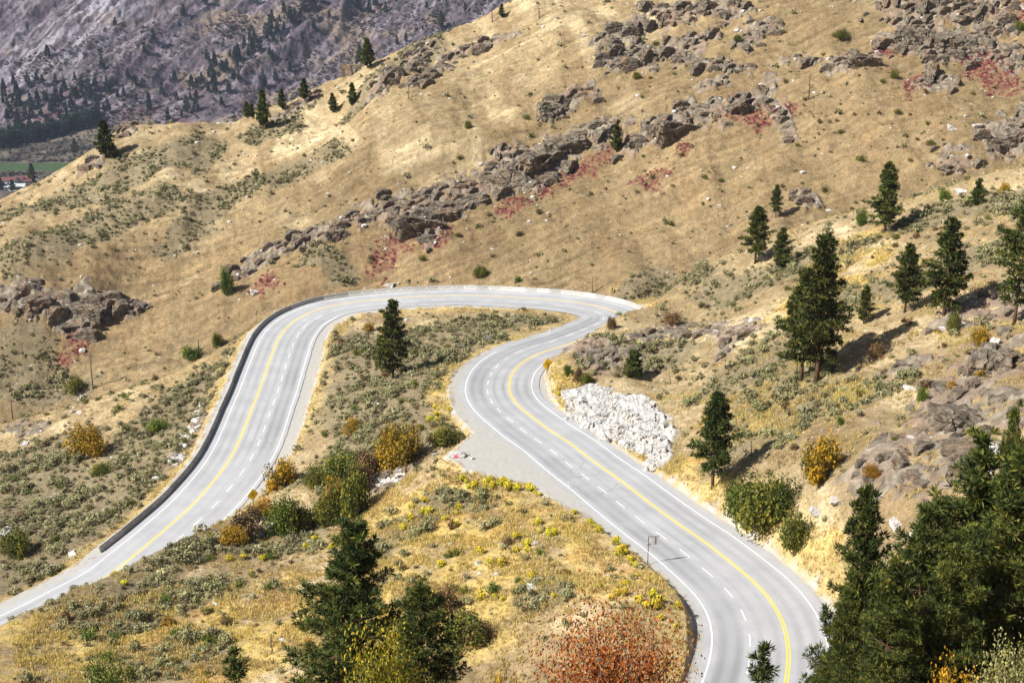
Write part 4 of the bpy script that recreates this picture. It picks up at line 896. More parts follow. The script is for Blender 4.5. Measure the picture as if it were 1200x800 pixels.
# dark scrub dotted over the far mountain
a_ = np.radians(RNG.uniform(-22.4, 4, 60000)); r_ = np.sqrt(RNG.uniform(1560 ** 2, 2130 ** 2, 60000)); mx, my = r_ * np.sin(a_), r_ * np.cos(a_)
kp = (look(VIS.astype(float), mx, my) > .5) & (RNG.uniform(0, 1, 60000) < .12 + .8 * sstep(-.1, .5, fbm((.81 * mx - .58 * my) / 30, (.58 * mx + .81 * my) / 70, 3, 261))) & (np.abs(my - f0[1]) > 34) | False
mx, my = mx[kp][:16000], my[kp][:16000]; mz = ground_z(mx, my); b = dome(150, 22, 1.1, 1.5, 1.6); V, F, tn = scatter_mesh(RNG, b, np.c_[mx, my, mz], np.clip(RNG.lognormal(-.1, .45, len(mx)), .4, 2.4), RNG.uniform(0, 6.28, len(mx)))
M_SCRUB = leaf_material('mountain_scrub', [(0, (.025, .024, .022)), (.6, (.06, .055, .045)), (1, (.13, .11, .085))], .2, .1)
tag(mesh_np('mountain_scrub', V, F, M_SCRUB, False, attrs={'tint': tn}), 'dark scrub dotted over the far mountain slope', 'scrub', None, 'stuff'); print('scrub', len(mx))
# rabbitbrush: individuals in a band along the near road and turnout, some loose on the grass
YB = []
for ch, nn, sp in (([(540, 568), (585, 570), (640, 578), (690, 605), (725, 640), (750, 668)], 85, 6), ([(700, 690), (760, 700), (800, 740)], 16, 12), ([(500, 490), (545, 480)], 10, 8), ([(640, 450), (660, 470), (648, 500)], 10, 6), ([(560, 700), (630, 690), (590, 650)], 9, 16), ([(480, 600), (560, 610)], 14, 16), ([(500, 690), (600, 640), (640, 620)], 16, 18), ([(100, 690), (250, 640), (300, 660)], 9, 16), ([(330, 640), (420, 640)], 5, 14), ([(880, 660), (920, 680)], 4, 8)):
    t = RNG.uniform(0, len(ch) - 1, nn)
    for tt in t: YB.append((np.interp(tt, range(len(ch)), [a for a, _ in ch]) + RNG.normal(0, sp * .7), np.interp(tt, range(len(ch)), [b for _, b in ch]) + RNG.normal(0, sp * .5)))
YV = []
for i in range(3):
    V, F, tn = dome(120 + i, 280, .13, .46, .6); zc = V[:, 2] / .7; tn = np.clip(zc * 1.1 - .15 + RNG.normal(0, .1, len(zc)), 0, 1); tn = np.repeat(tn.reshape(-1, 4).mean(1), 4); YV.append(mesh_data('rabbitbrush', V, F, M_YELB, False, {'tint': tn}))
for i, (u, v) in enumerate(YB):
    p = hit(u, v)
    if look(DR, np.array([p.x]), np.array([p.y]))[0] < .4: continue
    s = RNG.uniform(.6, 1.7); o = put('rabbitbrush', YV[i % 3], None, (p.x, p.y, p.z - .05), (0, 0, RNG.uniform(0, 6.28)), (s, s, s * RNG.uniform(.85, 1.2)))
    tag(o, 'yellow-flowered rabbitbrush clump in the straw beside the road', 'rabbitbrush', 'yellow rabbitbrush clumps')
# straw: tufts of dry blades
def tuft(seed, k_, h=.45, w=.06):
    rng = np.random.default_rng(seed); C = np.c_[rng.normal(0, .10, (k_, 2)), np.zeros(k_)]; ax = unit(np.c_[rng.normal(0, .38, (k_, 2)), np.ones(k_)])
    V, F = spikes(rng, C, ax, rng.uniform(.6, 1.2, k_) * h, w, 1, .15); return V, F, np.clip(np.repeat(rng.normal(.45, .16, k_), 4), 0, 1)
def dens_grass(x, y):
    g = look(m_gold, x, y); s = look(m_sage, x, y); v_ = look(verge, x, y); d = .55 + 1.0 * (y < 200) + 2.4 * g + 1.6 * v_ - .35 * s; d = d * (.1 + 1.35 * sstep(-.25, .45, fbm(x / 5, y / 5, 4, 211)))
    return np.where(look(DR, x, y) > .3, d, 0) * (look(mk_full, x, y) < .3) * (look(m_white, x, y) < .25)
items = []
for r0, r1, dmx, mul, kk, hh, ww in ((95, 190, 9., 3.2, 11, .40, .055), (190, 310, 5.5, 2.0, 7, .45, .085), (310, 480, 2.6, .95, 5, .48, .12)):
    n = int(area(r0, r1) * dmx); x, y = sample(n, r0, r1); kp = RNG.uniform(0, dmx, n) < dens_grass(x, y) * mul; x, y = x[kp], y[kp]
    vv = look(VIS.astype(float), x, y); kp = (vv > .5) | (RNG.random(len(x)) < .25); x, y = x[kp], y[kp]
    P_ = np.c_[x, y, ground_z(x, y) - .03]; tt = .46 + .38 * fbm(x / 11, y / 11, 3, 221) + .16 * look(m_gold, x, y)
    for q_ in range(4):
        s_ = slice(q_, None, 4); b = tuft(130 + q_, kk, hh, ww); V, F, tn = scatter_mesh(RNG, b, P_[s_], RNG.uniform(.5, 1.25, len(P_[s_])) * (1 + .3 * look(m_gold, x[s_], y[s_])), RNG.uniform(0, 6.28, len(P_[s_])))
        items.append((V, F, np.clip(tn + np.repeat(tt[s_] - .5, len(b[0])), 0, 1)))
stuff_mesh('dry_grass', items, M_GRASS, 'straw-coloured dry grass covering the slopes', 'dry grass'); print('grass faces', sum(len(i[1]) for i in items))
# crimson sumac patches on the tan hillside
items = []
x, y = sample(int(area(290, 470) * 1.8), 290, 470); kp = RNG.uniform(0, .8, len(x)) < look(m_red, x, y) * sstep(-.5, .2, fbm(x / 3, y / 3, 2, 231)) * .8; x, y = x[kp], y[kp]
P_ = np.c_[x, y, ground_z(x, y) - .05]; b = dome(140, 60, .20, .6, .5); items.append(scatter_mesh(RNG, b, P_, RNG.uniform(.3, .95, len(P_)), RNG.uniform(0, 6.28, len(P_))))
stuff_mesh('sumac_cover', items, M_SUMAC, 'crimson low sumac patches below the hillside rock bands', 'sumac')
# ------------------------------------------------------------------ rock
def rock_material(name, stops, warm=(.30, .20, .14), wf=.4):
    m, nt, b = new_mat(name, .92, .15); L = nt.links; tc = N(nt, 'ShaderNodeNewGeometry').outputs['Position']
    r = ramp(nt, tex(nt, .7, 7, .68, tc, dist=.5).outputs[0], stops); w = ramp(nt, tex(nt, .22, 4, .6, tc).outputs[0], [(.48, g3(0)), (.66, g3(wf))])
    c_ = mixc(nt, w.outputs[0], r.outputs[0], warm); f = ramp(nt, tex(nt, 4.5, 5, .75, tc).outputs[0], [(.3, g3(.7)), (.7, g3(1.25))])
    L.new(mixc(nt, 1.0, c_, f.outputs[0], 'MULTIPLY'), b.inputs['Base Color']); bump(nt, b, tex(nt, 2.2, 7, .7, tc).outputs[0], .35, 1.0); return m
M_ROCK = rock_material('grey_lichened_rock', [(.28, (.038, .031, .024)), (.43, (.105, .087, .065)), (.56, (.185, .155, .118)), (.7, (.31, .275, .225))], (.24, .15, .09), .55)
M_PALE = rock_material('pale_rock', [(.28, (.30, .28, .25)), (.45, (.48, .46, .43)), (.7, (.66, .64, .61))], (.42, .33, .25), .3)
M_WROCK = rock_material('white_rock', [(.29, (.13, .12, .11)), (.39, (.42, .41, .39)), (.7, (.57, .56, .55))], (.52, .43, .32), .35)
def ico(n=3):
    bm = bmesh.new(); bmesh.ops.create_icosphere(bm, subdivisions=n, radius=1); V = np.array([v.co[:] for v in bm.verts]); F = np.array([[v.index for v in f.verts] for f in bm.faces]); bm.free(); return V, F
def rock_shape(seed, n=4, planes=6, rough=.03, flat=(1, .8, .62)):
    """a jointed bedrock block: three slanted pairs of joint faces, broken corners, ledges along the bedding"""
    rng = np.random.default_rng(seed); V, F = ico(n); ax = np.eye(3) + rng.normal(0, .16, (3, 3)); nr = unit(np.r_[ax, -ax + rng.normal(0, .12, (3, 3)), rng.normal(0, 1, (planes, 3))])
    d = np.r_[rng.uniform(.62, .85, 6), rng.uniform(.78, 1.05, planes)]
    den = V @ nr.T; r = np.where(den > .05, d / np.maximum(den, .05), 9).min(1); W_ = V * np.minimum(r, 1.4)[:, None]
    bed = (W_[:, 2] + .25 * W_[:, 0]) * 3.1 + .5 * noise(W_[:, 0] * 1.5 + seed, W_[:, 1] * 1.5, seed); s_ = bed - np.floor(bed); hz_ = np.hypot(V[:, 0], V[:, 1])
    W_[:, :2] *= (1 + hz_ * (.13 * _hash(np.floor(bed), np.zeros(len(bed)) + seed, 5) - .10 * np.exp(-(s_ / .12) ** 2)))[:, None]
    b, e = blocks((W_[:, 0] + W_[:, 2] * .35) * 1.7 + seed, (W_[:, 1] - W_[:, 2] * .35) * 1.7, seed); W_ += V * ((b - .5) * .20 - np.exp(-(e / .06) ** 2) * .10)[:, None]
    W_ += V * (fbm(W_[:, 0] * 3 + seed, W_[:, 1] * 3 + W_[:, 2] * 2.4, 4, seed) * rough * 1.6)[:, None]
    return W_ * np.array(flat), F
RS_ = [rock_shape(300 + i, 5 if i < 6 else 4, 3 + i % 3, .03, (1.35, .8, .66 + .07 * (i % 3))) for i in range(9)]
ROCK_ME = [mesh_data('rock_outcrop', V, F, M_ROCK, False) for V, F in RS_[:7]]; BOULDER_ME = [mesh_data('boulder', V, F, M_PALE if i != 2 else M_WROCK, False) for i, (V, F) in enumerate(RS_[3:9])]
def ground_n(x, y, e=1.5):
    return unit(np.array([-(float(ground_z(x + e, y)) - float(ground_z(x - e, y))) / (2 * e), -(float(ground_z(x, y + e)) - float(ground_z(x, y - e))) / (2 * e), 1.0]))
nrock = 0
def set_rock(me, u, v, size, label, group, name, sink=.25, strike=None, cat='rock'):
    p = hit(u, v); rz = (strike if strike is not None else random.uniform(0, 6.28)) + random.gauss(0, .35)
    o = put(name, me, None, (p.x, p.y, p.z - size * sink * .4), (random.gauss(0, .16), random.gauss(0, .16), rz), (size * random.uniform(.8, 1.25), size * random.uniform(.75, 1.15), size * random.uniform(.55, .95))); tag(o, label, cat, group); return o
def region_rock(u, v, y):
    if y > 318:
        if u < 200 and v > 300: return 'dark grey rock outcrop of the lower left hillside cluster', 'outcrops low on the left hillside'
        if v < 115 and u > 780: return 'grey rock outcrop high on the upper right hillside', 'outcrops of the upper right hillside'
        if u < 640 and v < 170: return 'grey rock outcrop on the sagebrush ridge near the skyline', 'outcrops near the skyline'
        return 'grey rock outcrop of the long diagonal band across the tan hillside', 'outcrops of the long diagonal rock band'
    if u > 980: return 'lichened grey rock outcrop on the steep right slope', 'outcrops on the right slope'
    if u > 640: return 'grey-brown rock outcrop on the spur inside the road bend', 'outcrops on the road spur'
    return 'small grey rock outcrop beside the left road leg', 'outcrops near the left road leg'
for ch in ROCK:
    L_ = sum(math.hypot(a[0] - b[0], a[1] - b[1]) for a, b in zip(ch[:-1], ch[1:])); nn = max(3, int(L_ / 10) + int(ch[0][2] > 4))
    for i in range(nn):
        t = (i + random.uniform(.1, .9)) / nn * (len(ch) - 1); u, v, w = (float(np.interp(t, range(len(ch)), [q_[k_] for q_ in ch])) for k_ in range(3))
        if not (4 < u < 1196 and 4 < v < 796): continue
        p = hit(u, v); px = p.length / F_PX; u += random.gauss(0, w * .35 / px); v += random.gauss(0, w * .22 / px); u = min(max(u, 4), 1196); v = min(max(v, 4), 796); p = hit(u, v)
        if look(DR, np.array([p.x]), np.array([p.y]))[0] < 2.5: continue
        lab, g = region_rock(u, v, p.y); s = w * random.choice((.22, .3, .38, .5, .68)) * random.uniform(.85, 1.15) * (1.0 if p.y > 318 else .62)
        set_rock(ROCK_ME[nrock % 7], u, v, max(s, .7), lab, g, 'rock_outcrop', 1.1, math.radians(random.choice((18, 26, 34)))); nrock += 1
CRAG = [mesh_data('crag', V, F, M_ROCK, False) for V, F in (rock_shape(350 + i, 6, 5 + i, .05, (1.25, .85, .95)) for i in range(4))]
for i, (u, v, s, lab) in enumerate([(490, 262, 5.2, 'tall grey crag standing out at the foot of the long diagonal band'), (515, 248, 4.6, 'dark crag right of the tall foot crag of the diagonal band'), (552, 236, 4.8, 'blocky crag in the middle of the long diagonal band'), (598, 205, 7.0, 'largest rounded crag of the long diagonal band above the red sumac'), (632, 190, 6.5, 'broad slabby crag right of the largest crag'), (662, 170, 5.0, 'slanting crag near the upper end of the diagonal band'), (452, 246, 3.8, 'crag at the left shoulder of the diagonal band'), (395, 272, 3.4, 'reddish low crag in the lower part of the diagonal band'),
    (790, 152, 5.4, 'crag on the band right of the lone hillside pine'), (862, 124, 4.0, 'dark wall-like crag on the upper band'), (1120, 48, 6.0, 'biggest dark crag at the upper right of the hillside'), (1080, 40, 4.6, 'ribbed crag left of the biggest upper right crag'), (1010, 72, 4.2, 'crag on the ridge line left of the ribbed crag'), (100, 362, 4.6, 'dark crag in the cluster at the far left of the hillside'), (45, 352, 3.8, 'crag at the left end of the far left cluster'),
    (1188, 160, 4.8, 'crag at the right picture edge above the slope pines'), (1165, 425, 3.4, 'lichened crag on the steep right slope'), (1125, 492, 3.2, 'lower crag on the steep right slope above the foreground stand'), (650, 128, 3.6, 'light grey crag above the largest crag'), (418, 84, 4.6, 'dark crest crag beside the dense dark pine')]):
    o = set_rock(CRAG[i % 4], u, v, s, lab, None, 'crag', .75, math.radians(25), 'crag'); o.scale.z *= 1.35
print('rocks', nrock)
# the white rock face above the near road: one heap of angular blocks
WF = [rock_shape(360 + i, 5, 4 + i, .05, (1.2, .9, .9)) for i in range(4)]
def heap(name, spots, mats, label, cat, group=None, seeds=(0, 1, 2)):
    parts = []; c0 = hit(*spots[0][:2])
    for i, (u, v, s) in enumerate(spots):
        p = hit(u, v); V, F = WF[i % 4]; a = .5 + random.gauss(0, .5); ca, sa = math.cos(a), math.sin(a); q_ = V * s * np.array([random.uniform(.8, 1.2), random.uniform(.8, 1.2), random.uniform(.8, 1.3)])
        parts.append((np.c_[q_[:, 0] * ca - q_[:, 1] * sa, q_[:, 0] * sa + q_[:, 1] * ca, q_[:, 2]] + np.array(p - c0) + np.array([0, 0, -s * .50]), F))
    V, F = join(parts); o = mesh_np(name, V, F, mats, False); o.location = c0; return tag(o, label, cat, group)
def pile(spots, label):
    for i, (u, v, s) in enumerate(spots): set_rock(BOULDER_ME[i % 6], u, v, s, label, label.split(' in the ')[1], 'boulder', .2)
poly = [(664, 474), (688, 458), (712, 457), (742, 472), (772, 484), (776, 526), (772, 552), (750, 532), (715, 512), (682, 496)]
def inside(u, v):
    c_ = False
    for i in range(len(poly)):
        (x1, y1), (x2, y2) = poly[i], poly[i - 1]
        if (y1 > v) != (y2 > v) and u < (x2 - x1) * (v - y1) / (y2 - y1) + x1: c_ = not c_
    return c_
sp_ = [(725, 490, 1.6)]
while len(sp_) < 110:
    u, v = random.uniform(660, 790), random.uniform(455, 558)
    if inside(u, v): sp_.append((u, v, random.choice((.8, 1.1, 1.4, 1.7, 2.1))))
heap('white_rock_outcrop', sp_, M_WROCK, 'broken white rock face above the right edge of the near road', 'rock face')
pile([(238 - 33 * t + random.gauss(0, 2.6), 472 + 72 * t + random.gauss(0, 2), random.uniform(.3, .75)) for t in np.linspace(0, 1, 46)], 'pale stone in the rock strip running downhill just outside the dark barrier')
pile([(448 + random.uniform(-14, 26), 562 + random.gauss(0, 5), random.uniform(.3, .8)) for _ in range(26)], 'pale stone in the pile below the left end of the gravel turnout')
pile([(312 + random.uniform(-14, 40), 615 + random.gauss(0, 7), random.uniform(.3, .75)) for _ in range(20)], 'white stone in the pile around the upright yellow-green shrub')
pile([(92 + random.uniform(-8, 6), 505 - 22 * k_ + random.gauss(0, 3), random.uniform(.4, .8)) for k_ in (0, 1, 2) for _ in range(3)], 'pale stone in the line running down the gully below the red sumac')
for u, v, s, lab in [(85, 649, .9, 'white boulder beside the left road leg near the marker post'), (60, 665, 1.0, 'pale grey boulder left of the marker-post boulder'), (184, 560, .7, 'small white boulder below the pale rock strip'), (230, 487, .8, 'single white boulder left of the pale rock strip'),
                     (628, 636, .6, 'white boulder in the straw below the turnout'), (625, 690, .9, 'grey-white boulder in the lower grass'), (1150, 398, 1.0, 'white boulder beside the vivid orange shrub'), (1165, 402, .8, 'pale boulder right of the white slope boulder'),
                     (455, 334, 1.2, 'dark-shadowed boulder right above the hairpin barrier'), (300, 343, 1.4, 'pale boulder in the left red sumac'), (1145, 147, 1.2, 'pinkish boulder on the smooth upper right slope'), (1116, 150, 1.4, 'upright grey boulder on the smooth upper right slope'),
                     (1128, 226, 1.6, 'large pale boulder left of the bushy young pine'), (476, 375, .8, 'pale boulder right of the lone hairpin pine'), (442, 473, .8, 'grey boulder below the lone hairpin pine'), (1065, 455, .9, 'pale boulder on the rocky right slope'), (30, 520, 1.0, 'grey slab on the left knoll'), (8, 622, 1.2, 'white slab at the left picture edge'),
                     (1170, 535, 1.3, 'pale slab behind the right foreground pines'), (1050, 612, 1.1, 'white-grey boulder right of the leftmost foreground pine'), (1075, 625, .9, 'pale boulder between two right foreground pines'), (980, 585, .9, 'grey boulder at the foot of the rocky right slope'), (560, 660, .5, 'small pale boulder in the straw'), (960, 600, .7, 'white boulder beside the dense dark shrub')]:
    set_rock(random.choice(BOULDER_ME), u, v, s, lab, None, 'boulder', .3)
# loose stones
st_b = (RS_[8][0] * 1.0, RS_[8][1], np.zeros(len(RS_[8][0])))
V0, F0 = ico(1); rg = np.random.default_rng(5); stone = (V0 * rg.uniform(.7, 1.2, (len(V0), 1)) * np.array([1, .8, .6]), F0, np.zeros(len(V0)))
x, y = sample(int(area(95, 470) * .05), 95, 470)
dn = .02 + .06 * (y > 318) + .5 * sstep(.1, .5, look(np.pad(m_rock[:i1], ((0, NR - i1), (0, 0))), x, y)) + .10 * sstep(.2, .7, fbm(x / 16, y / 16, 3, 241)); kp = (RNG.uniform(0, .4, len(x)) < dn) & (look(DR, x, y) > 1); x, y = x[kp], y[kp]
V, F, tn = scatter_mesh(RNG, stone, np.c_[x, y, ground_z(x, y)], np.clip(RNG.lognormal(-1.25, .5, len(x)), .12, .9) * np.where(y > 318, 1.3, 1), RNG.uniform(0, 6.28, len(x)))
tag(mesh_np('loose_stones', V, F, M_PALE, False), 'pale loose stones strewn over the slopes', 'stones', None, 'stuff'); print('stones', len(x))

x, y = sample(int(area(95, 470) * .5), 95, 470); kp = (RNG.uniform(0, 1, len(x)) < .32 * look(np.pad(m_rock[:i1], ((0, NR - i1), (0, 0))), x, y)) & (look(DR, x, y) > 1); x, y = x[kp], y[kp]
stone2 = (RS_[8][0] if False else rock_shape(511, 4, 3, .03, (1.35, .8, .8))[0], rock_shape(511, 4, 3, .03)[1], np.zeros(162))
V, F, tn = scatter_mesh(RNG, stone2, np.c_[x, y, ground_z(x, y) - .25], np.clip(RNG.lognormal(-.15, .5, len(x)), .3, 2.2) * np.where(y > 318, 1.2, .6), RNG.normal(.45, .45, len(x)), RNG.uniform(.7, 1.4, len(x)))
tag(mesh_np('broken_rock', V, F, M_ROCK, False), 'dark broken rock littering the outcrop bands', 'rock', None, 'stuff'); print('broken', len(x))

# ------------------------------------------------------------------ barrier along the outside of the hairpin
M_CONC = plain_mat('weathered_concrete', (.40, .39, .365), .9, .15, .28, 1.6)
nt = M_CONC.node_tree; b_ = nt.nodes['Principled BSDF']; src = b_.inputs['Base Color'].links[0].from_socket; oi = N(nt, 'ShaderNodeObjectInfo'); mr_ = N(nt, 'ShaderNodeMapRange'); nt.links.new(oi.outputs['Random'], mr_.inputs[0]); mr_.inputs[3].default_value = .72; mr_.inputs[4].default_value = 1.15
hs = N(nt, 'ShaderNodeHueSaturation'); nt.links.new(src, hs.inputs['Color']); nt.links.new(mr_.outputs[0], hs.inputs['Value']); nt.links.new(hs.outputs[0], b_.inputs['Base Color'])
prof_ = [(-.30, -.25), (-.30, .08), (-.17, .33), (-.085, .92), (.085, .92), (.17, .33), (.30, .08), (.30, -.25)]
V = []
for xx in (-1.46, -1.43, 1.43, 1.46):
    k_ = .96 if abs(xx) > 1.45 else 1
    V += [(xx, a * k_, b_ if b_ < 0 else b_ * (.985 if k_ < 1 else 1)) for a, b_ in prof_]
n_ = len(prof_); F = [(r_ * n_ + i, r_ * n_ + (i + 1) % n_, (r_ + 1) * n_ + (i + 1) % n_, (r_ + 1) * n_ + i) for r_ in range(3) for i in range(n_)]
V = np.array(V, float); c0_ = len(V); V = np.r_[V, [(-1.46, 0, .3), (1.46, 0, .3)]]
T3 = [t for f in F for t in ((f[0], f[2], f[1]), (f[0], f[3], f[2]))] + [(i, (i + 1) % n_, c0_) for i in range(n_)] + [(3 * n_ + (i + 1) % n_, 3 * n_ + i, c0_ + 1) for i in range(n_)]
BAR = mesh_data('concrete_barrier', V, np.array(T3), M_CONC, False)
b0_ = at_Y(125, 641, 184); sB = s_near(b0_[0] + 6, b0_[1] - 3, S_TOP); off_b = 9.15
fine = np.arange(S_TIP - 4, sB, .05); pts = road_pt(fine, off_b); cum = np.r_[0, np.cumsum(np.linalg.norm(np.diff(pts, axis=0), axis=1))]
for k_, d_ in enumerate(np.arange(1.5, cum[-1] - 1.4, 2.94)):
    a, b_, m_ = (np.array([np.interp(q_, cum, pts[:, i]) for i in range(3)]) for q_ in (d_ - 1.46, d_ + 1.46, d_)); dd_ = b_ - a
    o = put('concrete_barrier', BAR, None, (a + b_) / 2, (0, -math.atan2(dd_[2], math.hypot(dd_[0], dd_[1])), math.atan2(dd_[1], dd_[0])))
    s_ = s_near(*m_[:2], S_TIP - 5)
    if s_ < S_TOP + 5: tag(o, 'sunlit white concrete barrier section round the far side of the hairpin', 'concrete barrier', 'sunlit barrier sections of the hairpin')
    else: tag(o, 'shaded concrete barrier section along the outside of the left road leg', 'concrete barrier', 'shaded barrier sections of the left leg')

# ------------------------------------------------------------------ signs, posts and poles
M_STEEL = plain_mat('galvanised_steel', (.30, .31, .32), .5, .5, .15, 4, .6); M_WOOD = plain_mat('grey_wood', (.13, .10, .08), .95, .1, .4, 3); M_YS = plain_mat('yellow_sign_face', (.85, .60, .02), .5, .4, .05); M_BLK = plain_mat('black_sign_ink', (.02, .02, .02), .6, .3, .1)
M_POSTW = plain_mat('white_plastic', (.85, .85, .83), .5, .4, .06); M_SIGNB = plain_mat('bare_aluminium', (.62, .63, .64), .55, .4, .06, 3, .0)
def qbox(*a): V, F = box(*a); return V, F
def diamond_sign(p, size, face, label, post=1.7):
    """yellow diamond warning plate with a black arrow on a wooden post"""
    o = empty('road_sign', p, face); tag(o, label, 'road sign')
    V, F = qbox(-.06, .06, -.05, .05, -.4, post + size * .5); mesh_np('post', V, F, M_WOOD, False, parent=o)
    h = size * .7071; c_ = .06; prof = [(0, -h + c_), (c_, -h + c_ * .2), (h - c_ * .2, -c_), (h, 0), (h - c_ * .2, c_), (c_, h - c_ * .2), (0, h - .01), (-c_, h - c_ * .2), (-h + c_ * .2, c_), (-h, 0), (-h + c_ * .2, -c_), (-c_, -h + c_ * .2)]
    n = len(prof); V = np.array([(x_, yv, post + h * .6 + z_) for yv in (-.085, -.06) for x_, z_ in prof]); F = [tuple([0, i, i + 1]) for i in range(1, n - 1)] + [tuple([n, n + i + 1, n + i]) for i in range(1, n - 1)] + [q3 for i in range(n) for q3 in ((i, n + i, n + (i + 1) % n), (i, n + (i + 1) % n, (i + 1) % n))]
    pl = mesh_np('plate', V, np.array(F), M_YS, False, parent=o)
    # bent arrow: up, then hooking over to the left
    s = size * .5; zc = post + h * .6; arr = [tube([(.16 * s, -.092, zc - .55 * s), (.18 * s, -.092, zc + .15 * s), (0, -.092, zc + .42 * s), (-.24 * s, -.092, zc + .30 * s), (-.27 * s, -.092, zc + .05 * s)], .075 * s, 5)]
    V, F = arr[0]; T_ = fix_quads(F); V = V * np.array([1, .25, 1]) + np.array([0, -.092 * .75, 0]); hd = np.array([(-.47 * s, -.094, zc + .08 * s), (-.07 * s, -.094, zc + .08 * s), (-.27 * s, -.094, zc - .22 * s), (-.47 * s, -.088, zc + .08 * s), (-.07 * s, -.088, zc + .08 * s), (-.27 * s, -.088, zc - .22 * s)])
    V, F = join([(V, T_), (hd, np.array([(0, 2, 1), (3, 4, 5), (0, 1, 4), (0, 4, 3), (1, 2, 5), (1, 5, 4), (2, 0, 3), (2, 3, 5)]))]); mesh_np('arrow', V, F, M_BLK, False, parent=o); return o
p = hit(641, 437); diamond_sign(p, 1.5, math.radians(38), 'yellow diamond curve sign standing by the road where it meets the spur', 1.0)
p = hit(297, 594); diamond_sign(p, 1.3, math.radians(40), 'yellow diamond curve sign beside the rust shrubs at the left road leg', 1.5)
p = hit(717, 344); diamond_sign(p, .9, math.radians(60), 'small orange-yellow sign just beyond the end of the hairpin barrier', .7)
# the sign seen from behind beside the near road
p = hit(759, 661); o = empty('road_sign', p, math.radians(12)); tag(o, 'grey sign seen from behind on a thin bracket post beside the near road', 'road sign')
hS = up_h(p, 628); V, F = join([qbox(-.035, .035, -.03, .03, -.4, hS)]); mesh_np('post', V, F, M_WOOD, False, parent=o)
V, F = qbox(.05, 1.30, -.035, .035, hS - .08, hS - .03); mesh_np('bracket_arm', V, F, M_STEEL, False, parent=o)
V, F = qbox(.30, 1.22, -.02, .02, hS - 1.05, hS - .14); pl = mesh_np('plate', V, F, M_SIGNB, False, parent=o); V, F = qbox(.73, .79, -.055, -.02, hS - 1.05, hS - .12); mesh_np('stiffener', V, F, M_WOOD, False, parent=pl)
V, F = qbox(-.28, .32, .052, .10, hS - 1.12, hS - .86); mesh_np('small_plate', V, F, M_SIGNB, False, parent=o)
# white marker posts
M_REFL = plain_mat('red_reflector', (.5, .03, .02), .3, .5, .05)
for u, v, vt, lab in [(667, 573, 565, 'white marker post at the tip of the gravel turnout'), (644, 390, 383, 'white marker post at the inner edge of the far hairpin bend'), (102, 655, 646, 'white marker post at the lower end of the dark barrier'), (299, 375, 369, 'white marker post behind the barrier at the hairpin shoulder')]:
    p = hit(u, v); h = max(up_h(p, vt), .9); o = empty('marker_post', p, .2); tag(o, lab, 'marker post')
    V, F = join([qbox(-.07, .07, -.03, .03, -.3, h - .05), qbox(-.06, .05, -.025, .025, h - .05, h)]); mesh_np('post', V, F, M_POSTW, False, parent=o); V, F = qbox(-.045, .045, -.04, -.03, h - .3, h - .14); mesh_np('reflector', V, F, M_REFL, False, parent=o)
for u, v, w, hgt, lab in [(572, 401, .75, .75, 'pale grey sign plate in the sagebrush inside the hairpin'), (543, 412, .5, .4, 'small white plate low in the sagebrush by the bend')]:
    p = hit(u, v); o = empty('sign_plate', p, math.radians(20)); tag(o, lab, 'road sign'); V, F = qbox(-.05, .05, -.04, .04, -.3, 1.4); mesh_np('post', V, F, M_WOOD, False, parent=o); V, F = qbox(-w / 2, w / 2, -.062, -.042, 1.42 - hgt, 1.42); mesh_np('plate', V, F, M_SIGNB, False, parent=o)
def pole(u, v, vt, lab, arm=True, r=.16):
    p = hit(u, v); h = up_h(p, vt); o = empty('utility_pole', p, random.uniform(-.4, .4)); tag(o, lab, 'utility pole'); V, F = tube([(0, 0, -.6), (0, 0, h * .5), (.03, 0, h)], [r, r * .85, r * .7], 8); mesh_np('pole', V, fix_quads(F), M_WOOD, True, parent=o)
    if arm: V, F = qbox(-.9, .9, r * .72, r * .72 + .12, h - .75, h - .6); mesh_np('crossarm', V, F, M_WOOD, False, parent=o)
pole(109, 456, 414, 'tall wooden utility pole in the gully below the red sumac'); pole(15, 491, 467, 'wooden utility pole near the left picture edge'); pole(233, 411, 397, 'short wooden pole at the gully lip above the green shrub', False); pole(694, 344, 324, 'thin wooden pole behind the far hairpin barrier', False, .12)
# bare snags and stumps
def snag(u, v, vt, lab, seed):
    p = hit(u, v); h = up_h(p, vt); rng = np.random.default_rng(seed); o = empty('dead_tree', p, 0); tag(o, lab, 'dead tree'); t = np.linspace(0, 1, 6); path = np.c_[np.cumsum(rng.normal(0, .015 * h, 6)), np.cumsum(rng.normal(0, .015 * h, 6)), t * h]; path[0] = (0, 0, -.4)
    V, F = tube(path, .028 * h * (1 - .85 * t) + .02, 7); mesh_np('trunk', V, fix_quads(F), M_WOOD, True, parent=o); br = []
    for _ in range(16):
        q_ = rng.uniform(.25, .95); a = rng.uniform(0, 6.28); L_ = h * .28 * (1.1 - q_) * rng.uniform(.5, 1.2); b0 = np.array([np.interp(q_, t, path[:, i]) for i in range(3)]); e = b0 + np.array([math.cos(a) * L_, math.sin(a) * L_, L_ * rng.uniform(-.1, .5)]); br.append(tube([b0, (b0 + e) / 2 + rng.normal(0, .04, 3) * h * .3, e], [.010 * h, .007 * h, .003 * h], 4))
    V, F = join(br); mesh_np('branches', V, fix_quads(F), M_WOOD, True, parent=o)
snag(947, 117, 84, 'bare grey dead tree on the upper right hillside', 1); snag(632, 22, 3, 'bare dead tree on the skyline grass', 2); snag(577, 26, 9, 'thin bare dead tree left of the skyline grass snag', 3); snag(479, 116, 101, 'small bare snag on the sagebrush ridge', 4)
snag(318, 765, 742, 'leaning grey snag in the grass by the left foreground pines', 6); snag(880, 535, 516, 'short dead snag on the straw slope right of the roadside pine', 7); snag(786, 450, 436, 'short dead snag right of the young spur pine', 8)

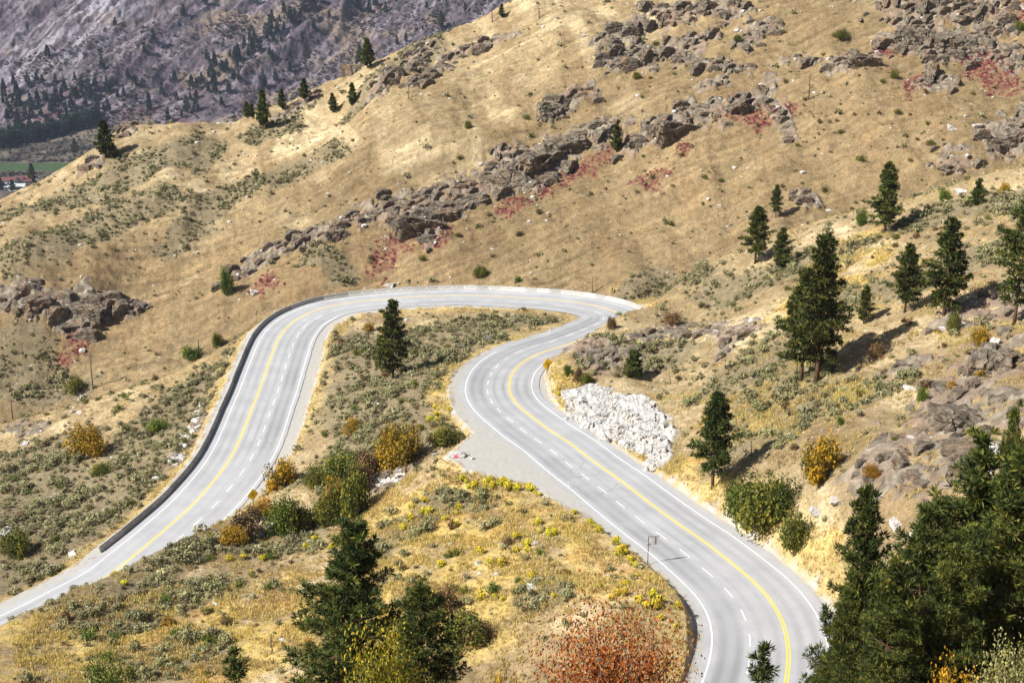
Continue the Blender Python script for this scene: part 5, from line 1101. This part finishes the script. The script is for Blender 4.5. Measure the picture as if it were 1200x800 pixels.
# ------------------------------------------------------------------ white painted boulder in the turnout
M_LEAFR = plain_mat('red_paint', (.55, .03, .06), .7, .3, .2)
p = hit(538, 535); V, F = rock_shape(411, 4, 3, .02, (1.6, .9, .75)); o = mesh_np('painted_boulder', V * 1.0, F, M_WROCK, False); o.location = (p.x, p.y, p.z - .05); tag(o, 'white painted boulder with a red smudge lying on the gravel turnout', 'boulder')
nF = np.cross(V[F[:, 1]] - V[F[:, 0]], V[F[:, 2]] - V[F[:, 0]]); cF = V[F].mean(1); rg = np.random.default_rng(3); sel = (nF[:, 1] < 0) & (np.abs(cF[:, 0] + .35) < .26 + .06 * rg.normal(0, 1, len(cF))) & (np.abs(cF[:, 2] - .28) < .16)
o.data.materials.append(M_LEAFR); o.data.polygons.foreach_set('material_index', sel.astype(np.int32))
set_rock(BOULDER_ME[1], 553, 537, .55, 'grey boulder right beside the white painted boulder', None, 'boulder', .3); set_rock(BOULDER_ME[2], 512, 532, .7, 'long grey rock left of the white painted boulder', None, 'boulder', .3)
p0_, p1_ = hit(478, 538), hit(512, 530); dd_ = p1_ - p0_; V, F = tube([(0, 0, .12), (dd_.x * .5, dd_.y * .5, dd_.z * .5 + .2), (dd_.x, dd_.y, dd_.z + .15)], [.2, .18, .12], 8); o = mesh_np('fallen_log', V, fix_quads(F), M_WOOD, True); o.location = p0_; tag(o, 'grey fallen log at the left end of the gravel turnout', 'log')

# ------------------------------------------------------------------ buildings on the valley floor
M_WALL = plain_mat('white_wall', (.62, .61, .60), .8, .2, .05); M_ROOF = plain_mat('red_roof', (.12, .05, .05), .7, .2, .15, .4); M_WIN = plain_mat('dark_window', (.03, .035, .045), .2, .5, .1); M_BEIGE = plain_mat('beige_wall', (.52, .43, .32), .85, .2, .08); M_GROOF = plain_mat('grey_roof', (.42, .42, .44), .6, .3, .1, .4)
def building(u, v, w, d, h, rz, wall, roof, lab, nwin=6):
    p = hit(u, v); o = empty('farm_building', p, rz); tag(o, lab, 'building'); V, F = qbox(-w / 2, w / 2, -d / 2, d / 2, -1, h); mesh_np('wall', V, F, wall, False, parent=o)
    e = .6; r_ = h + d * .22; V = np.array([(-w / 2 - e, -d / 2 - e, h - .15), (w / 2 + e, -d / 2 - e, h - .15), (w / 2 + e, 0, r_), (-w / 2 - e, 0, r_), (-w / 2 - e, d / 2 + e, h - .15), (w / 2 + e, d / 2 + e, h - .15), (-w / 2 - e, -d / 2 - e, h + .1), (w / 2 + e, -d / 2 - e, h + .1), (w / 2 + e, 0, r_ + .3), (-w / 2 - e, 0, r_ + .3), (-w / 2 - e, d / 2 + e, h + .1), (w / 2 + e, d / 2 + e, h + .1)])
    F = np.array([(0, 3, 2, 1), (3, 4, 5, 2), (6, 7, 8, 9), (9, 8, 11, 10), (0, 1, 7, 6), (4, 10, 11, 5), (1, 2, 8, 7), (2, 5, 11, 8), (3, 0, 6, 9), (4, 3, 9, 10)]); mesh_np('roof', V, F, roof, False, parent=o)
    V = np.array([(sx * (w / 2 - .01), yv, z_) for sx in (-1, 1) for yv, z_ in ((-d / 2 + .01, h - .02), (d / 2 - .01, h - .02), (0, r_ - .05))]); mesh_np('gable', V, np.array([(0, 2, 1), (3, 4, 5), (0, 1, 4), (0, 4, 3), (1, 2, 5), (1, 5, 4), (2, 0, 3), (2, 3, 5)]), wall, False, parent=o)
    for i in range(nwin):
        x_ = -w / 2 + w * (i + .5) / nwin; V, F = qbox(x_ - .9, x_ + .9, -d / 2 - .06, -d / 2 + .02, h * .35, h * .72); mesh_np('window', V, F, M_WIN, False, parent=o)
building(4, 217, 30, 13, 6, .05, M_WALL, M_ROOF, 'largest white valley building with a red roof, at the left edge'); building(17, 215, 20, 10, 5, .1, M_WALL, M_ROOF, 'middle white valley building with a red roof'); building(27, 213, 16, 9, 4.5, -.05, M_WALL, M_ROOF, 'red-roofed white valley building nearest the ridge', 4); building(33, 216, 8, 7, 4, .2, M_BEIGE, M_ROOF, 'small beige valley building against the ridge', 2); building(12, 223, 34, 12, 4.5, .05, M_WALL, M_GROOF, 'long low white shed in front of the red-roofed buildings', 8)

# ------------------------------------------------------------------ the blue air between the viewpoint and the far mountain
bm = bmesh.new(); bmesh.ops.create_cube(bm, size=1.0); me = bpy.data.meshes.new('haze'); bm.to_mesh(me); bm.free(); hz = bpy.data.objects.new('haze', me); COL.objects.link(hz)
zlo, zhi = float(GZ.min()) - 1.0, float(max(GZ.max(), 0)) + 25.0; hz.scale = (7800, 4700, zhi - zlo); hz.location = (0, 2100, (zlo + zhi) / 2); hz['kind'] = 'stuff'
m = bpy.data.materials.new('haze'); m.use_nodes = True; nt = m.node_tree; nt.nodes.remove(nt.nodes['Principled BSDF']); pv = nt.nodes.new('ShaderNodeVolumePrincipled')
pv.inputs['Color'].default_value = (.62, .72, 1.0, 1); pv.inputs['Density'].default_value = .00004; pv.inputs['Anisotropy'].default_value = .1; nt.links.new(pv.outputs[0], nt.nodes['Material Output'].inputs['Volume']); me.materials.append(m)
SC.cycles.volume_bounces = 0
